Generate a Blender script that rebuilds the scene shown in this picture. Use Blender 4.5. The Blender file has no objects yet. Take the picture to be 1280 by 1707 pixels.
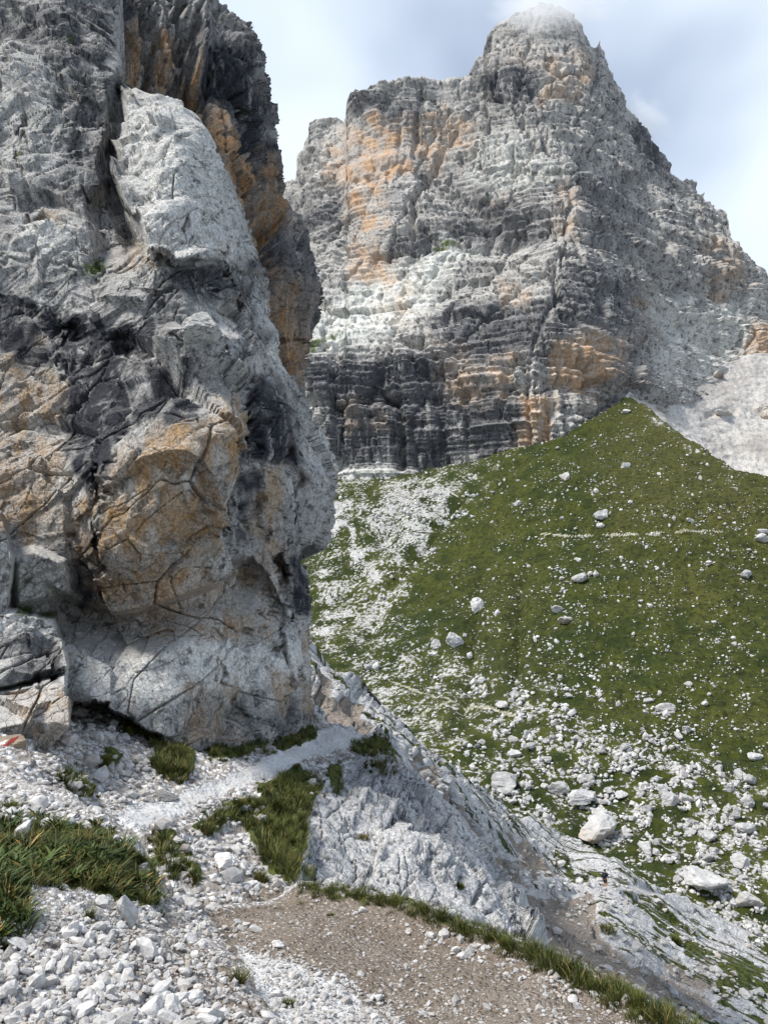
import bpy, bmesh, math, random, time
import numpy as np
from mathutils import Vector, Matrix

T0 = time.time()
random.seed(7)
RNG = np.random.default_rng(11)
SC = bpy.context.scene
COL = SC.collection

# ------------------------------------------------------------------ camera
F = 1290.0                      # focal length in photo pixels (1280 x 1707)
CX, CY = 640.0, 853.5
PITCH = math.radians(8.66)      # camera tilted up
cam = bpy.data.cameras.new('camera')
cam.sensor_fit = 'VERTICAL'
cam.sensor_height = 24.0
cam.lens = 24.0 * F / 1707.0
cam.clip_start = 0.05
cam.clip_end = 20000
camo = bpy.data.objects.new('camera', cam)
COL.objects.link(camo)
camo.location = (0, 0, 0)
camo.rotation_euler = (math.radians(90) + PITCH, 0, 0)
SC.camera = camo

# ------------------------------------------------------------------ sky and sun
SUN_EL, SUN_AZ = math.radians(56), math.radians(-112)     # azimuth from +Y (forward), negative = left
SUN_STRENGTH = 4.3
wd = bpy.data.worlds.new('World')
SC.world = wd
wd.use_nodes = True
nt = wd.node_tree
nt.nodes.clear()
N = nt.nodes.new
out = N('ShaderNodeOutputWorld')
bg = N('ShaderNodeBackground')
sky = N('ShaderNodeTexSky')
sky.sky_type = 'NISHITA'
sky.sun_disc = False
sky.sun_elevation = SUN_EL
sky.sun_rotation = SUN_AZ
sky.altitude = 2300
sky.air_density = 1.0
sky.dust_density = 1.2
tc = N('ShaderNodeTexCoord')
sep = N('ShaderNodeSeparateXYZ')
nt.links.new(tc.outputs['Generated'], sep.inputs[0])
zz = N('ShaderNodeMath'); zz.operation = 'ABSOLUTE'
nt.links.new(sep.outputs[2], zz.inputs[0])
za = N('ShaderNodeMath'); za.operation = 'ADD'; za.inputs[1].default_value = 0.25
nt.links.new(zz.outputs[0], za.inputs[0])
dv = N('ShaderNodeVectorMath'); dv.operation = 'DIVIDE'
cmb = N('ShaderNodeCombineXYZ')
for i in range(3):
    nt.links.new(za.outputs[0], cmb.inputs[i])
nt.links.new(tc.outputs['Generated'], dv.inputs[0])
nt.links.new(cmb.outputs[0], dv.inputs[1])
mp = N('ShaderNodeMapping')
mp.inputs['Location'].default_value = (1.9, 2.6, 0.0)
nt.links.new(dv.outputs[0], mp.inputs[0])
cn = N('ShaderNodeTexNoise')
cn.inputs['Scale'].default_value = 0.9
cn.inputs['Detail'].default_value = 4
cn.inputs['Roughness'].default_value = 0.5
cn.inputs['Distortion'].default_value = 0.4
nt.links.new(mp.outputs[0], cn.inputs['Vector'])
cr = N('ShaderNodeValToRGB')
cr.color_ramp.elements[0].position = 0.42
cr.color_ramp.elements[0].color = (0.27, 0.27, 0.27, 1)
cr.color_ramp.elements[1].position = 0.62
cr.color_ramp.elements[1].color = (0.95, 0.95, 0.95, 1)
nt.links.new(cn.outputs[0], cr.inputs[0])
skm = N('ShaderNodeMix'); skm.data_type = 'RGBA'
nt.links.new(cr.outputs[0], skm.inputs['Factor'])
nt.links.new(sky.outputs[0], skm.inputs['A'])
skm.inputs['B'].default_value = (5.7, 6.4, 7.3, 1)       # cloud veil, in the sky's own units
nt.links.new(skm.outputs['Result'], bg.inputs['Color'])
bg.inputs['Strength'].default_value = 0.135
nt.links.new(bg.outputs[0], out.inputs[0])

sl = bpy.data.lights.new('sun', 'SUN')
sl.energy = SUN_STRENGTH
sl.angle = math.radians(14)
sl.color = (1.0, 0.96, 0.90)
slo = bpy.data.objects.new('sun', sl)
COL.objects.link(slo)
sd = Vector((math.sin(SUN_AZ) * math.cos(SUN_EL), math.cos(SUN_AZ) * math.cos(SUN_EL), math.sin(SUN_EL)))
slo.rotation_euler = (-sd).to_track_quat('-Z', 'Y').to_euler()

SC.view_settings.view_transform = 'Standard'
SC.view_settings.look = 'None'
SC.view_settings.exposure = 0.34
SC.view_settings.gamma = 1.0
SC.view_settings.use_curve_mapping = False
SC.cycles.use_denoising = True
SC.cycles.max_bounces = 6
SC.cycles.diffuse_bounces = 3
SC.cycles.volume_bounces = 4

# ------------------------------------------------------------------ noise library
_pr = np.random.default_rng(5)
PERM = _pr.permutation(1024).astype(np.int32)
GRAD = _pr.normal(size=(1024, 3)).astype(np.float32)
GRAD /= np.linalg.norm(GRAD, axis=1, keepdims=True)
RT = _pr.random((1024, 8)).astype(np.float32)


def hsh(ix, iy, iz):
    return PERM[(ix + PERM[(iy + PERM[iz & 1023]) & 1023]) & 1023]


def perlin(p):
    """gradient noise, p (n,3) -> about -1..1"""
    p = np.asarray(p, np.float32)
    c = np.floor(p)
    f = p - c
    c = c.astype(np.int32)
    u = f * f * f * (f * (f * 6 - 15) + 10)
    r = np.zeros(len(p), np.float32)
    for dx in (0, 1):
        wx = u[:, 0] if dx else 1 - u[:, 0]
        for dy in (0, 1):
            wy = u[:, 1] if dy else 1 - u[:, 1]
            for dz in (0, 1):
                wz = u[:, 2] if dz else 1 - u[:, 2]
                g = GRAD[hsh(c[:, 0] + dx, c[:, 1] + dy, c[:, 2] + dz)]
                d = g[:, 0] * (f[:, 0] - dx) + g[:, 1] * (f[:, 1] - dy) + g[:, 2] * (f[:, 2] - dz)
                r += wx * wy * wz * d
    return r * 1.6


def fbm(p, octs=4, gain=0.5, lac=2.03):
    a, r = 1.0, 0
    q = np.asarray(p, np.float32)
    for i in range(octs):
        r = r + a * perlin(q + 17.3 * i)
        q = q * lac
        a *= gain
    return r


def ridged(p, octs=3, gain=0.5):
    a, r, s = 1.0, 0, 0
    q = np.asarray(p, np.float32)
    for i in range(octs):
        r = r + a * (1 - np.abs(perlin(q + 31.7 * i)))
        s += a
        q = q * 2.1
        a *= gain
    return r / s


def worley(p):
    """returns F1, F2, cell hash and offset to the cell centre"""
    p = np.asarray(p, np.float32)
    c = np.floor(p).astype(np.int32)
    f1 = np.full(len(p), 9, np.float32)
    f2 = np.full(len(p), 9, np.float32)
    idd = np.zeros(len(p), np.int32)
    off = np.zeros_like(p)
    for dx in (-1, 0, 1):
        for dy in (-1, 0, 1):
            for dz in (-1, 0, 1):
                cc = c + np.array((dx, dy, dz), np.int32)
                h = hsh(cc[:, 0], cc[:, 1], cc[:, 2])
                v = p - (cc + RT[h, :3])
                d = (v * v).sum(1)
                m = d < f1
                f2 = np.where(m, f1, np.minimum(f2, d))
                f1 = np.where(m, d, f1)
                idd = np.where(m, h, idd)
                off[m] = v[m]
    return np.sqrt(f1), np.sqrt(f2), idd, off


def facet(p, tilt=1.2, gap=0.25, gapw=0.10):
    """broken-rock relief: every cell a tilted plane, joints recessed"""
    f1, f2, i, o = worley(p)
    h = (RT[i, 3] - 0.5) + tilt * ((RT[i, 4] - .5) * o[:, 0] + (RT[i, 5] - .5) * o[:, 1] + (RT[i, 6] - .5) * o[:, 2])
    return h - gap * np.clip(1 - (f2 - f1) / gapw, 0, 1)


def sstep(a, b, x):
    t = np.clip((x - a) / (b - a), 0, 1)
    return t * t * (3 - 2 * t)


# ------------------------------------------------------------------ photo pixel -> place
FWD = np.array((0, math.cos(PITCH), math.sin(PITCH)))
UP = np.array((0, -math.sin(PITCH), math.cos(PITCH)))


def place(px, py, Y):
    px, py, Y = np.broadcast_arrays(np.asarray(px, float), np.asarray(py, float), np.asarray(Y, float))
    a = (px - CX) / F
    b = (CY - py) / F
    dy = FWD[1] + b * UP[1]
    dz = FWD[2] + b * UP[2]
    k = Y / dy
    return np.stack((a * k, Y, dz * k), -1)


def project(P):
    d = P[..., 1] * FWD[1] + P[..., 2] * FWD[2]
    u = P[..., 1] * UP[1] + P[..., 2] * UP[2]
    return CX + F * P[..., 0] / d, CY - F * u / d


def tps(pts, qx, qy, lam=1e-4):
    """smooth inverse distance through given (x, y, Y); a plane stays a plane"""
    pts = np.array(pts, float)
    x, y, v = pts[:, 0] / 500, pts[:, 1] / 500, 1.0 / pts[:, 2]
    n = len(x)

    def ker(d2):
        return np.where(d2 > 1e-12, d2 * np.log(np.maximum(d2, 1e-12)), 0)
    A = np.zeros((n + 3, n + 3))
    A[:n, :n] = ker((x[:, None] - x) ** 2 + (y[:, None] - y) ** 2) + lam * np.eye(n)
    A[:n, n:] = np.stack((np.ones(n), x, y), 1)
    A[n:, :n] = A[:n, n:].T
    w = np.linalg.solve(A, np.concatenate((v, (0, 0, 0))))
    qx, qy = np.asarray(qx, float) / 500, np.asarray(qy, float) / 500
    r = w[n] + w[n + 1] * qx + w[n + 2] * qy
    for i in range(n):
        r = r + w[i] * ker((qx - x[i]) ** 2 + (qy - y[i]) ** 2)
    return 1.0 / np.clip(r, v.min() * 0.6, v.max() * 1.5)


def inside(px, py, poly, soft):
    """soft mask of a polygon drawn in photo pixels, 0..1"""
    poly = np.array(poly, float)
    d = np.full(px.shape, 1e9)
    ins = np.zeros(px.shape, bool)
    n = len(poly)
    for i in range(n):
        ax, ay = poly[i]
        bx, by = poly[(i + 1) % n]
        ex, ey = bx - ax, by - ay
        t = np.clip(((px - ax) * ex + (py - ay) * ey) / (ex * ex + ey * ey + 1e-9), 0, 1)
        d = np.minimum(d, np.hypot(px - ax - t * ex, py - ay - t * ey))
        if ay != by:
            c = ((ay > py) != (by > py)) & (px < (bx - ax) * (py - ay) / (by - ay) + ax)
            ins ^= c
    s = np.where(ins, d, -d)
    return sstep(-soft, soft, s)


def near_line(px, py, line, w):
    d = np.full(px.shape, 1e9)
    for (ax, ay), (bx, by) in zip(line[:-1], line[1:]):
        ex, ey = bx - ax, by - ay
        t = np.clip(((px - ax) * ex + (py - ay) * ey) / (ex * ex + ey * ey + 1e-9), 0, 1)
        d = np.minimum(d, np.hypot(px - ax - t * ex, py - ay - t * ey))
    return np.clip(1 - d / w, 0, 1)


def curve(pts, q):
    pts = np.array(pts, float)
    return np.interp(q, pts[:, 0], pts[:, 1])


def grid_normals(P):
    du = np.gradient(P, axis=1)
    dv = np.gradient(P, axis=0)
    n = np.cross(du, dv)
    n /= np.linalg.norm(n, axis=-1, keepdims=True) + 1e-12
    # towards the camera
    s = np.sign(-(n * P).sum(-1, keepdims=True))
    s[s == 0] = 1
    return n * s


def sheet_normals(P, nsk, axis):
    """normals of the visible part; the skirt repeats those of the crest so that it only shifts"""
    if axis == 0:
        n = grid_normals(P[:-nsk])
        return np.concatenate((n, np.repeat(n[-1:], nsk, 0)), 0)
    n = grid_normals(P[:, :-nsk])
    return np.concatenate((n, np.repeat(n[:, -1:], nsk, 1)), 1)


def hold(d, nsk, axis):
    if axis == 0: d[-nsk:] = d[-nsk - 1:-nsk]
    else: d[:, -nsk:] = d[:, -nsk - 1:-nsk]
    return d


def wig(v, big, small, seed):
    """ragged outline"""
    q = np.stack((v, v * 0 + seed, v * 0), 1)
    return perlin(q / 9) * big + perlin(q / 3.1 + 7) * small


def set_props(o, label=None, cat=None, group=None, kind=None):
    if label: o['label'] = label
    if cat: o['category'] = cat
    if group: o['group'] = group
    if kind: o['kind'] = kind
    return o


def mesh_from(name, V, faces, mat, attrs=None, smooth=True, parent=None):
    """faces: (n,3) or (n,4) array"""
    faces = np.asarray(faces, np.int32)
    k = faces.shape[1]
    me = bpy.data.meshes.new(name)
    me.vertices.add(len(V))
    me.vertices.foreach_set('co', np.asarray(V, np.float32).ravel())
    me.loops.add(faces.size)
    me.loops.foreach_set('vertex_index', faces.ravel())
    me.polygons.add(len(faces))
    me.polygons.foreach_set('loop_start', np.arange(len(faces), dtype=np.int32) * k)
    me.polygons.foreach_set('loop_total', np.full(len(faces), k, np.int32))
    me.polygons.foreach_set('use_smooth', np.full(len(faces), smooth, bool))
    for an, av in (attrs or {}).items():
        a = me.attributes.new(an, 'FLOAT', 'POINT')
        a.data.foreach_set('value', np.asarray(av, np.float32).ravel())
    me.update(calc_edges=True)
    me.validate()
    me.materials.append(mat)
    o = bpy.data.objects.new(name, me)
    COL.objects.link(o)
    if parent is not None:
        o.parent = parent
    return o


def grid_faces(r, c):
    i = np.arange(r * c).reshape(r, c)
    return np.stack((i[:-1, :-1], i[1:, :-1], i[1:, 1:], i[:-1, 1:]), -1).reshape(-1, 4)


class Sheet:
    """a relief grid of ground or rock; keeps a pixel lookup so that things can stand on it"""
    def __init__(s, P, attrs):
        s.P, s.attrs = P, attrs
        r, c = P.shape[:2]
        s.faces = grid_faces(r, c)
        s.nrm = grid_normals(P)

    def index(s, x0, x1, y0, y1, step=2.0):
        s.o, s.step = (x0, y0), step
        px, py = project(s.P)
        V = s.P.reshape(-1, 3)
        order = np.argsort(-V[:, 1])
        ix = np.round((px.ravel()[order] - x0) / step).astype(int)
        iy = np.round((py.ravel()[order] - y0) / step).astype(int)
        w, h = int((x1 - x0) / step) + 1, int((y1 - y0) / step) + 1
        ok = (ix >= 0) & (ix < w) & (iy >= 0) & (iy < h)
        m = np.full((h, w), -1, np.int64)
        m[iy[ok], ix[ok]] = order[ok]
        for _ in range(6):
            e = m < 0
            if not e.any(): break
            for ax, sh in ((0, 1), (0, -1), (1, 1), (1, -1)):
                q = np.roll(m, sh, ax)
                k = (m < 0) & (q >= 0)
                m[k] = q[k]
        s.map = m

    def at(s, px, py):
        """-> position, normal, ok"""
        ix = np.round((np.asarray(px) - s.o[0]) / s.step).astype(int)
        iy = np.round((np.asarray(py) - s.o[1]) / s.step).astype(int)
        h, w = s.map.shape
        ok = (ix >= 0) & (ix < w) & (iy >= 0) & (iy < h)
        i = s.map[np.clip(iy, 0, h - 1), np.clip(ix, 0, w - 1)]
        ok &= i >= 0
        i = np.maximum(i, 0)
        return s.P.reshape(-1, 3)[i], s.nrm.reshape(-1, 3)[i], ok

    def build(s, name, mat, split=None, names=None, parent=None):
        """split: per-vertex label; faces go to the object of their label"""
        V = s.P.reshape(-1, 3)
        res = []
        if split is None:
            o = mesh_from(name, V, s.faces, mat, {k: v for k, v in s.attrs.items()}, parent=parent)
            return o
        lab = split.ravel()[s.faces[:, 0]]
        for L, (nm, mt) in names.items():
            f = s.faces[lab == L]
            if not len(f):
                res.append(None)
                continue
            u, inv = np.unique(f, return_inverse=True)
            o = mesh_from(nm, V[u], inv.reshape(-1, 4), mt, {k: v.ravel()[u] for k, v in s.attrs.items()}, parent=parent)
            res.append(o)
        return res


def columns_sheet(x0, x1, nx, top, bot, ny, ctrl, skirt=(0.0, 1.0, -0.4), nsk=10, sklen=20.0, rag=(0, 0)):
    """columns x, rows from bot(x) up to top(x), then a skirt that rolls away behind the crest.
    returns px, py (grid, skirt rows keep the crest's pixels) and P"""
    xs = np.linspace(x0, x1, nx)
    t = np.linspace(0, 1, ny)[:, None]
    yt, yb = curve(top, xs), curve(bot, xs)
    py = yb + (yt - yb) * t + wig(xs, rag[0], rag[1], nx) * t ** 14
    px = np.broadcast_to(xs, py.shape)
    Y = tps(ctrl, px, py)
    P = place(px, py, Y)
    crest = P[-1]
    k = (np.arange(1, nsk + 1) / nsk)[:, None, None] ** 1.5
    d = np.array(skirt)
    S = crest[None] + np.stack((np.broadcast_to(k[..., 0] * d[0], (nsk, nx)), np.broadcast_to(k[..., 0] * d[1], (nsk, nx)),
                                np.broadcast_to((k[..., 0] ** 1.6) * d[2], (nsk, nx))), -1) * sklen
    P = np.concatenate((P, S), 0)
    px = np.concatenate((px, np.repeat(px[-1:], nsk, 0)), 0)
    py = np.concatenate((py, np.repeat(py[-1:], nsk, 0)), 0)
    return px, py, P


# ------------------------------------------------------------------ node materials
class NT:
    def __init__(s, name):
        s.m = bpy.data.materials.new(name)
        s.m.use_nodes = True
        s.t = s.m.node_tree
        s.b = s.t.nodes['Principled BSDF']
        s.b.inputs['Specular IOR Level'].default_value = 0.25
        s.tc = s.t.nodes.new('ShaderNodeTexCoord')

    def link(s, a, b): s.t.links.new(a, b)

    def val(s, inp, v):
        if hasattr(v, 'is_linked'): s.link(v, inp)
        else: inp.default_value = v

    def map(s, scale=(1, 1, 1), rot=(0, 0, 0), src='Object'):
        n = s.t.nodes.new('ShaderNodeMapping')
        n.inputs['Scale'].default_value = scale
        n.inputs['Rotation'].default_value = rot
        s.link(s.tc.outputs[src], n.inputs[0])
        return n.outputs[0]

    def along(s, ang, k):
        """coordinates squeezed by k along the horizontal direction ang"""
        a = s.map((1, 1, 1), (0, 0, -ang))
        n = s.t.nodes.new('ShaderNodeMapping')
        n.inputs['Scale'].default_value = (k, 1, k)
        s.link(a, n.inputs[0])
        return n.outputs[0]

    def noise(s, vec, scale, detail=4, rough=0.55, dist=0.0):
        n = s.t.nodes.new('ShaderNodeTexNoise')
        n.inputs['Scale'].default_value = scale
        n.inputs['Detail'].default_value = detail
        n.inputs['Roughness'].default_value = rough
        n.inputs['Distortion'].default_value = dist
        s.link(vec, n.inputs['Vector'])
        return n.outputs[0]

    def voro(s, vec, scale, feature='F1', out='Distance', rand=1.0):
        n = s.t.nodes.new('ShaderNodeTexVoronoi')
        n.feature = feature
        n.inputs['Scale'].default_value = scale
        n.inputs['Randomness'].default_value = rand
        s.link(vec, n.inputs['Vector'])
        return n.outputs[out]

    def ramp(s, v, a, b, lo=0.0, hi=1.0):
        n = s.t.nodes.new('ShaderNodeMapRange')
        n.interpolation_type = 'SMOOTHSTEP'
        s.link(v, n.inputs[0])
        for i, q in enumerate((a, b, lo, hi)): n.inputs[1 + i].default_value = q
        return n.outputs[0]

    def math(s, op, a, b=0.0, clamp=False):
        n = s.t.nodes.new('ShaderNodeMath')
        n.operation = op
        n.use_clamp = clamp
        s.val(n.inputs[0], a); s.val(n.inputs[1], b)
        return n.outputs[0]

    def mix(s, f, a, b, blend='MIX'):
        n = s.t.nodes.new('ShaderNodeMix')
        n.data_type = 'RGBA'
        n.blend_type = blend
        s.val(n.inputs['Factor'], f)
        for k, v in (('A', a), ('B', b)):
            if hasattr(v, 'is_linked'): s.link(v, n.inputs[k])
            else: n.inputs[k].default_value = (*v, 1) if len(v) == 3 else v
        return n.outputs['Result']

    def attr(s, name):
        n = s.t.nodes.new('ShaderNodeAttribute')
        n.attribute_name = name
        return n.outputs['Fac']

    def bump(s, h, dist, strength=1.0, prev=None):
        n = s.t.nodes.new('ShaderNodeBump')
        n.inputs['Distance'].default_value = dist
        n.inputs['Strength'].default_value = strength
        s.link(h, n.inputs['Height'])
        if prev is not None: s.link(prev, n.inputs['Normal'])
        return n.outputs[0]

    def finish(s, col, rough=0.9, nrm=None):
        s.val(s.b.inputs['Base Color'], col if hasattr(col, 'is_linked') else (*col, 1))
        s.val(s.b.inputs['Roughness'], rough)
        if nrm is not None: s.link(nrm, s.b.inputs['Normal'])
        return s.m


def rock_material(name, u, light, mid, deep, warm, warm2, dark, vert=0.15, streak=1.0, bump=0.5, green=None, ledge=None):
    """u: size in metres of the mottling. attributes warm / dark / pale / moss steer stains"""
    k = NT(name)
    o = k.map()
    st = k.map((1, 1, vert))
    wv = k.attr('warm'); dk = k.attr('dark'); pa = k.attr('pale')
    n1 = k.noise(o, 0.35 / u, 5, 0.6, 0.3)
    n2 = k.noise(o, 2.2 / u, 5, 0.65)
    n3 = k.noise(o, 9.0 / u, 4, 0.7)
    s1 = k.noise(st, 1.3 / u, 5, 0.62, 0.4)
    s2 = k.noise(st, 4.0 / u, 4, 0.6)
    col = k.mix(k.ramp(n1, 0.35, 0.65), mid, light)
    col = k.mix(k.ramp(n2, 0.52, 0.62, 0, 0.85), col, deep)
    col = k.mix(k.math('MULTIPLY', pa, k.ramp(n2, 0.74, 0.42)), col, tuple(min(c * 1.22, 0.72) for c in light))
    # ochre stain
    wf = k.math('MULTIPLY', k.math('ADD', wv, k.ramp(n1, 0.60, 0.80, 0, 0.25)), k.ramp(s1, 0.30, 0.58, 0.25, 1.0), True)
    wc = k.mix(k.ramp(s2, 0.35, 0.65), warm, warm2)
    col = k.mix(wf, col, wc)
    # black water streaks
    df = k.math('MULTIPLY', dk, k.ramp(s1, 0.70, 0.50, 0.25, 1.0))
    df = k.math('ADD', df, k.math('MULTIPLY', k.math('MULTIPLY', k.ramp(s2, 0.52, 0.68), k.ramp(s1, 0.42, 0.6)), 0.55 * streak), True)
    df = k.math('MULTIPLY', df, k.math('SUBTRACT', 1.0, k.math('MULTIPLY', pa, 0.8)))
    col = k.mix(df, col, dark)
    col = k.mix(1.0, col, k.mix(k.ramp(n3, 0.3, 0.7), (0.56, 0.56, 0.57), (1.15, 1.15, 1.13)), 'MULTIPLY')
    if ledge:        # up-facing rock tinted paler: ledge brightness put into the colour, with rubble
        ge = k.t.nodes.new('ShaderNodeNewGeometry')
        sx = k.t.nodes.new('ShaderNodeSeparateXYZ'); k.link(ge.outputs['Normal'], sx.inputs[0])
        col = k.mix(k.math('MULTIPLY', k.ramp(k.math('ADD', sx.outputs[2], k.math('MULTIPLY', k.math('SUBTRACT', n2, 0.5), 1.1)), 0.58, 0.92, 0, 0.75), k.math('SUBTRACT', 1.0, k.math('MULTIPLY', dk, 0.85), True)), col, ledge)
    if green:
        col = k.mix(k.math('MULTIPLY', k.attr('moss'), k.ramp(n2, 0.3, 0.5)), col, green)
    f = k.math('ADD', k.math('MULTIPLY', n2, 0.9), k.math('MULTIPLY', n3, 0.45))
    cr = k.voro(k.map((1, 1, 0.7)), 3.2 / u, 'DISTANCE_TO_EDGE')
    f = k.math('ADD', f, k.math('MULTIPLY', k.ramp(cr, 0.0, 0.06), 0.22))
    f = k.math('ADD', f, k.math('MULTIPLY', s2, 0.4))
    return k.finish(col, 0.92, k.bump(f, bump * u * 0.5, 0.9))


M_PEAK = rock_material('banded dolomite', 5.0, (0.62, 0.59, 0.545), (0.43, 0.41, 0.38), (0.095, 0.093, 0.094),
                       (0.54, 0.31, 0.16), (0.58, 0.43, 0.30), (0.050, 0.053, 0.066), 0.12, 1.2, 0.20, (0.10, 0.13, 0.03), (0.60, 0.585, 0.56))
M_CLIFF = rock_material('fractured limestone', 0.45, (0.60, 0.58, 0.545), (0.40, 0.385, 0.36), (0.085, 0.083, 0.082),
                        (0.40, 0.235, 0.10), (0.42, 0.315, 0.205), (0.032, 0.033, 0.040), 0.2, 0.95, 0.36, (0.05, 0.07, 0.015), (0.52, 0.50, 0.465))
M_WALL = rock_material('streaked limestone', 0.8, (0.48, 0.46, 0.435), (0.31, 0.298, 0.28), (0.07, 0.069, 0.07),
                       (0.48, 0.25, 0.09), (0.38, 0.27, 0.165), (0.035, 0.036, 0.042), 0.13, 1.0, 0.32)
M_RIB = rock_material('pale slab limestone', 0.35, (0.66, 0.65, 0.635), (0.50, 0.49, 0.48), (0.13, 0.128, 0.128),
                      (0.40, 0.33, 0.24), (0.46, 0.42, 0.36), (0.12, 0.12, 0.13), 0.6, 0.5, 0.45, (0.08, 0.09, 0.02))


def boulder_material(name, u, light, mid, bd=None):
    k = NT(name)
    o = k.map()
    oi = k.t.nodes.new('ShaderNodeObjectInfo')
    n1 = k.noise(o, 0.8 / u, 4, 0.6)
    n2 = k.noise(o, 5 / u, 4, 0.65)
    col = k.mix(k.ramp(n1, 0.35, 0.65), mid, light)
    col = k.mix(k.ramp(n2, 0.55, 0.75, 0, 0.5), col, (0.22, 0.21, 0.20))
    rnd = k.ramp(oi.outputs['Random'], 0, 1, 0.78, 1.08)
    col = k.mix(1.0, col, k.mix(rnd, (0, 0, 0), (1, 1, 1)), 'MULTIPLY')
    col = k.mix(k.math('MULTIPLY', k.attr('warm'), k.ramp(n1, 0.3, 0.55)), col, (0.36, 0.27, 0.18))
    f = k.math('ADD', n2, k.math('MULTIPLY', k.noise(o, 18 / u, 3), 0.4))
    return k.finish(col, 0.9, k.bump(f, bd or 0.22 * u, 0.8))


M_BOULDER = boulder_material('white limestone boulder', 0.45, (0.60, 0.59, 0.57), (0.42, 0.412, 0.40), 0.2)
M_STONE = boulder_material('white limestone stone', 0.6, (0.70, 0.685, 0.665), (0.50, 0.48, 0.46), 0.005)
M_SCATTER = boulder_material('small white rocks', 1.2, (0.66, 0.65, 0.63), (0.47, 0.46, 0.445))
M_GRAVEL = boulder_material('white gravel', 0.05, (0.70, 0.685, 0.665), (0.48, 0.46, 0.435))


def meadow_material():
    k = NT('alpine meadow')
    o = k.map()
    bare = k.attr('bare'); dry = k.attr('dry')
    n0 = k.noise(o, 0.02, 4, 0.5)
    n1 = k.noise(o, 0.16, 5, 0.6)
    n2 = k.noise(o, 0.9, 5, 0.68)
    n3 = k.noise(o, 2.6, 3, 0.6)
    g = k.mix(k.ramp(k.math('ADD', k.math('MULTIPLY', n1, 0.6), k.math('MULTIPLY', n0, 0.4)), 0.40, 0.60), (0.024, 0.037, 0.004), (0.060, 0.068, 0.008))
    g = k.mix(k.math('ADD', k.math('MULTIPLY', dry, 0.7), k.ramp(n0, 0.55, 0.8, 0, 0.5), True), g, (0.092, 0.088, 0.022))
    g = k.mix(k.ramp(n2, 0.44, 0.64, 0, 0.85), g, (0.012, 0.016, 0.003))
    g = k.mix(k.ramp(n3, 0.60, 0.75, 0, 0.45), g, (0.13, 0.13, 0.045))
    st = k.mix(k.ramp(n3, 0.35, 0.6), (0.28, 0.275, 0.26), (0.56, 0.55, 0.53))
    thr = k.math('SUBTRACT', k.math('ADD', k.math('MULTIPLY', n2, 0.75), k.math('MULTIPLY', n1, 0.45)), k.math('SUBTRACT', 0.93, k.math('MULTIPLY', bare, 0.50)))
    bf = k.ramp(thr, -0.015, 0.05)
    col = k.mix(bf, g, st)
    h = k.math('ADD', k.math('MULTIPLY', n2, 1.0), k.math('MULTIPLY', n3, 0.5))
    return k.finish(col, 0.95, k.bump(h, 0.9, 0.9))


def ground_material(name, u, bump, trod=0.7):
    """attributes: soil (brown earth), path (fine trodden gravel), moss (green), else white rubble"""
    k = NT(name)
    o = k.map()
    n1 = k.noise(o, 0.6 / u, 4, 0.55)
    n2 = k.noise(o, 4 / u, 5, 0.65)
    v = k.voro(o, 9 / u, 'F1')
    vc = k.voro(o, 9 / u, 'F1', 'Color')
    sepc = k.t.nodes.new('ShaderNodeSeparateColor'); k.link(vc, sepc.inputs[0])
    v2 = k.voro(o, 26 / u, 'F1')
    vc2 = k.voro(o, 26 / u, 'F1', 'Color')
    sep2 = k.t.nodes.new('ShaderNodeSeparateColor'); k.link(vc2, sep2.inputs[0])
    rub = k.mix(sepc.outputs[0], (0.40, 0.39, 0.38), (0.70, 0.69, 0.68))
    rub = k.mix(k.ramp(v, 0.42, 0.62, 0, 0.8), rub, (0.16, 0.135, 0.11))
    rub = k.mix(k.ramp(n2, 0.52, 0.7, 0, 0.6), rub, (0.25, 0.225, 0.20))
    pth = k.mix(sep2.outputs[0], (0.47, 0.465, 0.455), (0.60, 0.595, 0.585))
    pth = k.mix(k.ramp(n1, 0.45, 0.7, 0, 0.5), pth, (0.34, 0.32, 0.29))
    v3 = k.voro(o, 60 / u, 'F1', 'Color')
    sep3 = k.t.nodes.new('ShaderNodeSeparateColor'); k.link(v3, sep3.inputs[0])
    soi = k.mix(sep3.outputs[0], (0.115, 0.090, 0.070), (0.235, 0.195, 0.155))
    soi = k.mix(k.ramp(n1, 0.4, 0.65, 0, 0.5), soi, (0.24, 0.205, 0.17))
    soi = k.mix(k.ramp(n2, 0.5, 0.7, 0, 0.8), soi, (0.10, 0.072, 0.050))
    soi = k.mix(k.ramp(sep2.outputs[1], 0.93, 0.97), soi, (0.45, 0.43, 0.40))
    e = k.math('MULTIPLY', k.math('SUBTRACT', n2, 0.5), 0.9)
    col = k.mix(k.ramp(k.math('ADD', k.attr('path'), e), 0.40, 0.60), rub, pth)
    col = k.mix(k.ramp(k.math('ADD', k.attr('soil'), e), 0.38, 0.62), col, soi)
    mo = k.mix(k.ramp(n2, 0.4, 0.6), (0.03, 0.042, 0.008), (0.085, 0.095, 0.022))
    col = k.mix(k.ramp(k.math('ADD', k.attr('moss'), e), 0.40, 0.60), col, mo)
    h = k.math('ADD', k.math('MULTIPLY', k.ramp(v, 0.0, 0.6), -0.8), k.math('MULTIPLY', k.ramp(v2, 0, 0.6), -0.35))
    h = k.math('ADD', h, k.math('MULTIPLY', n2, 0.6))
    h = k.math('MULTIPLY', h, k.math('SUBTRACT', 1.0, k.math('MULTIPLY', k.attr('path'), trod)))
    return k.finish(col, 0.95, k.bump(h, bump, 0.9))


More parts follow.
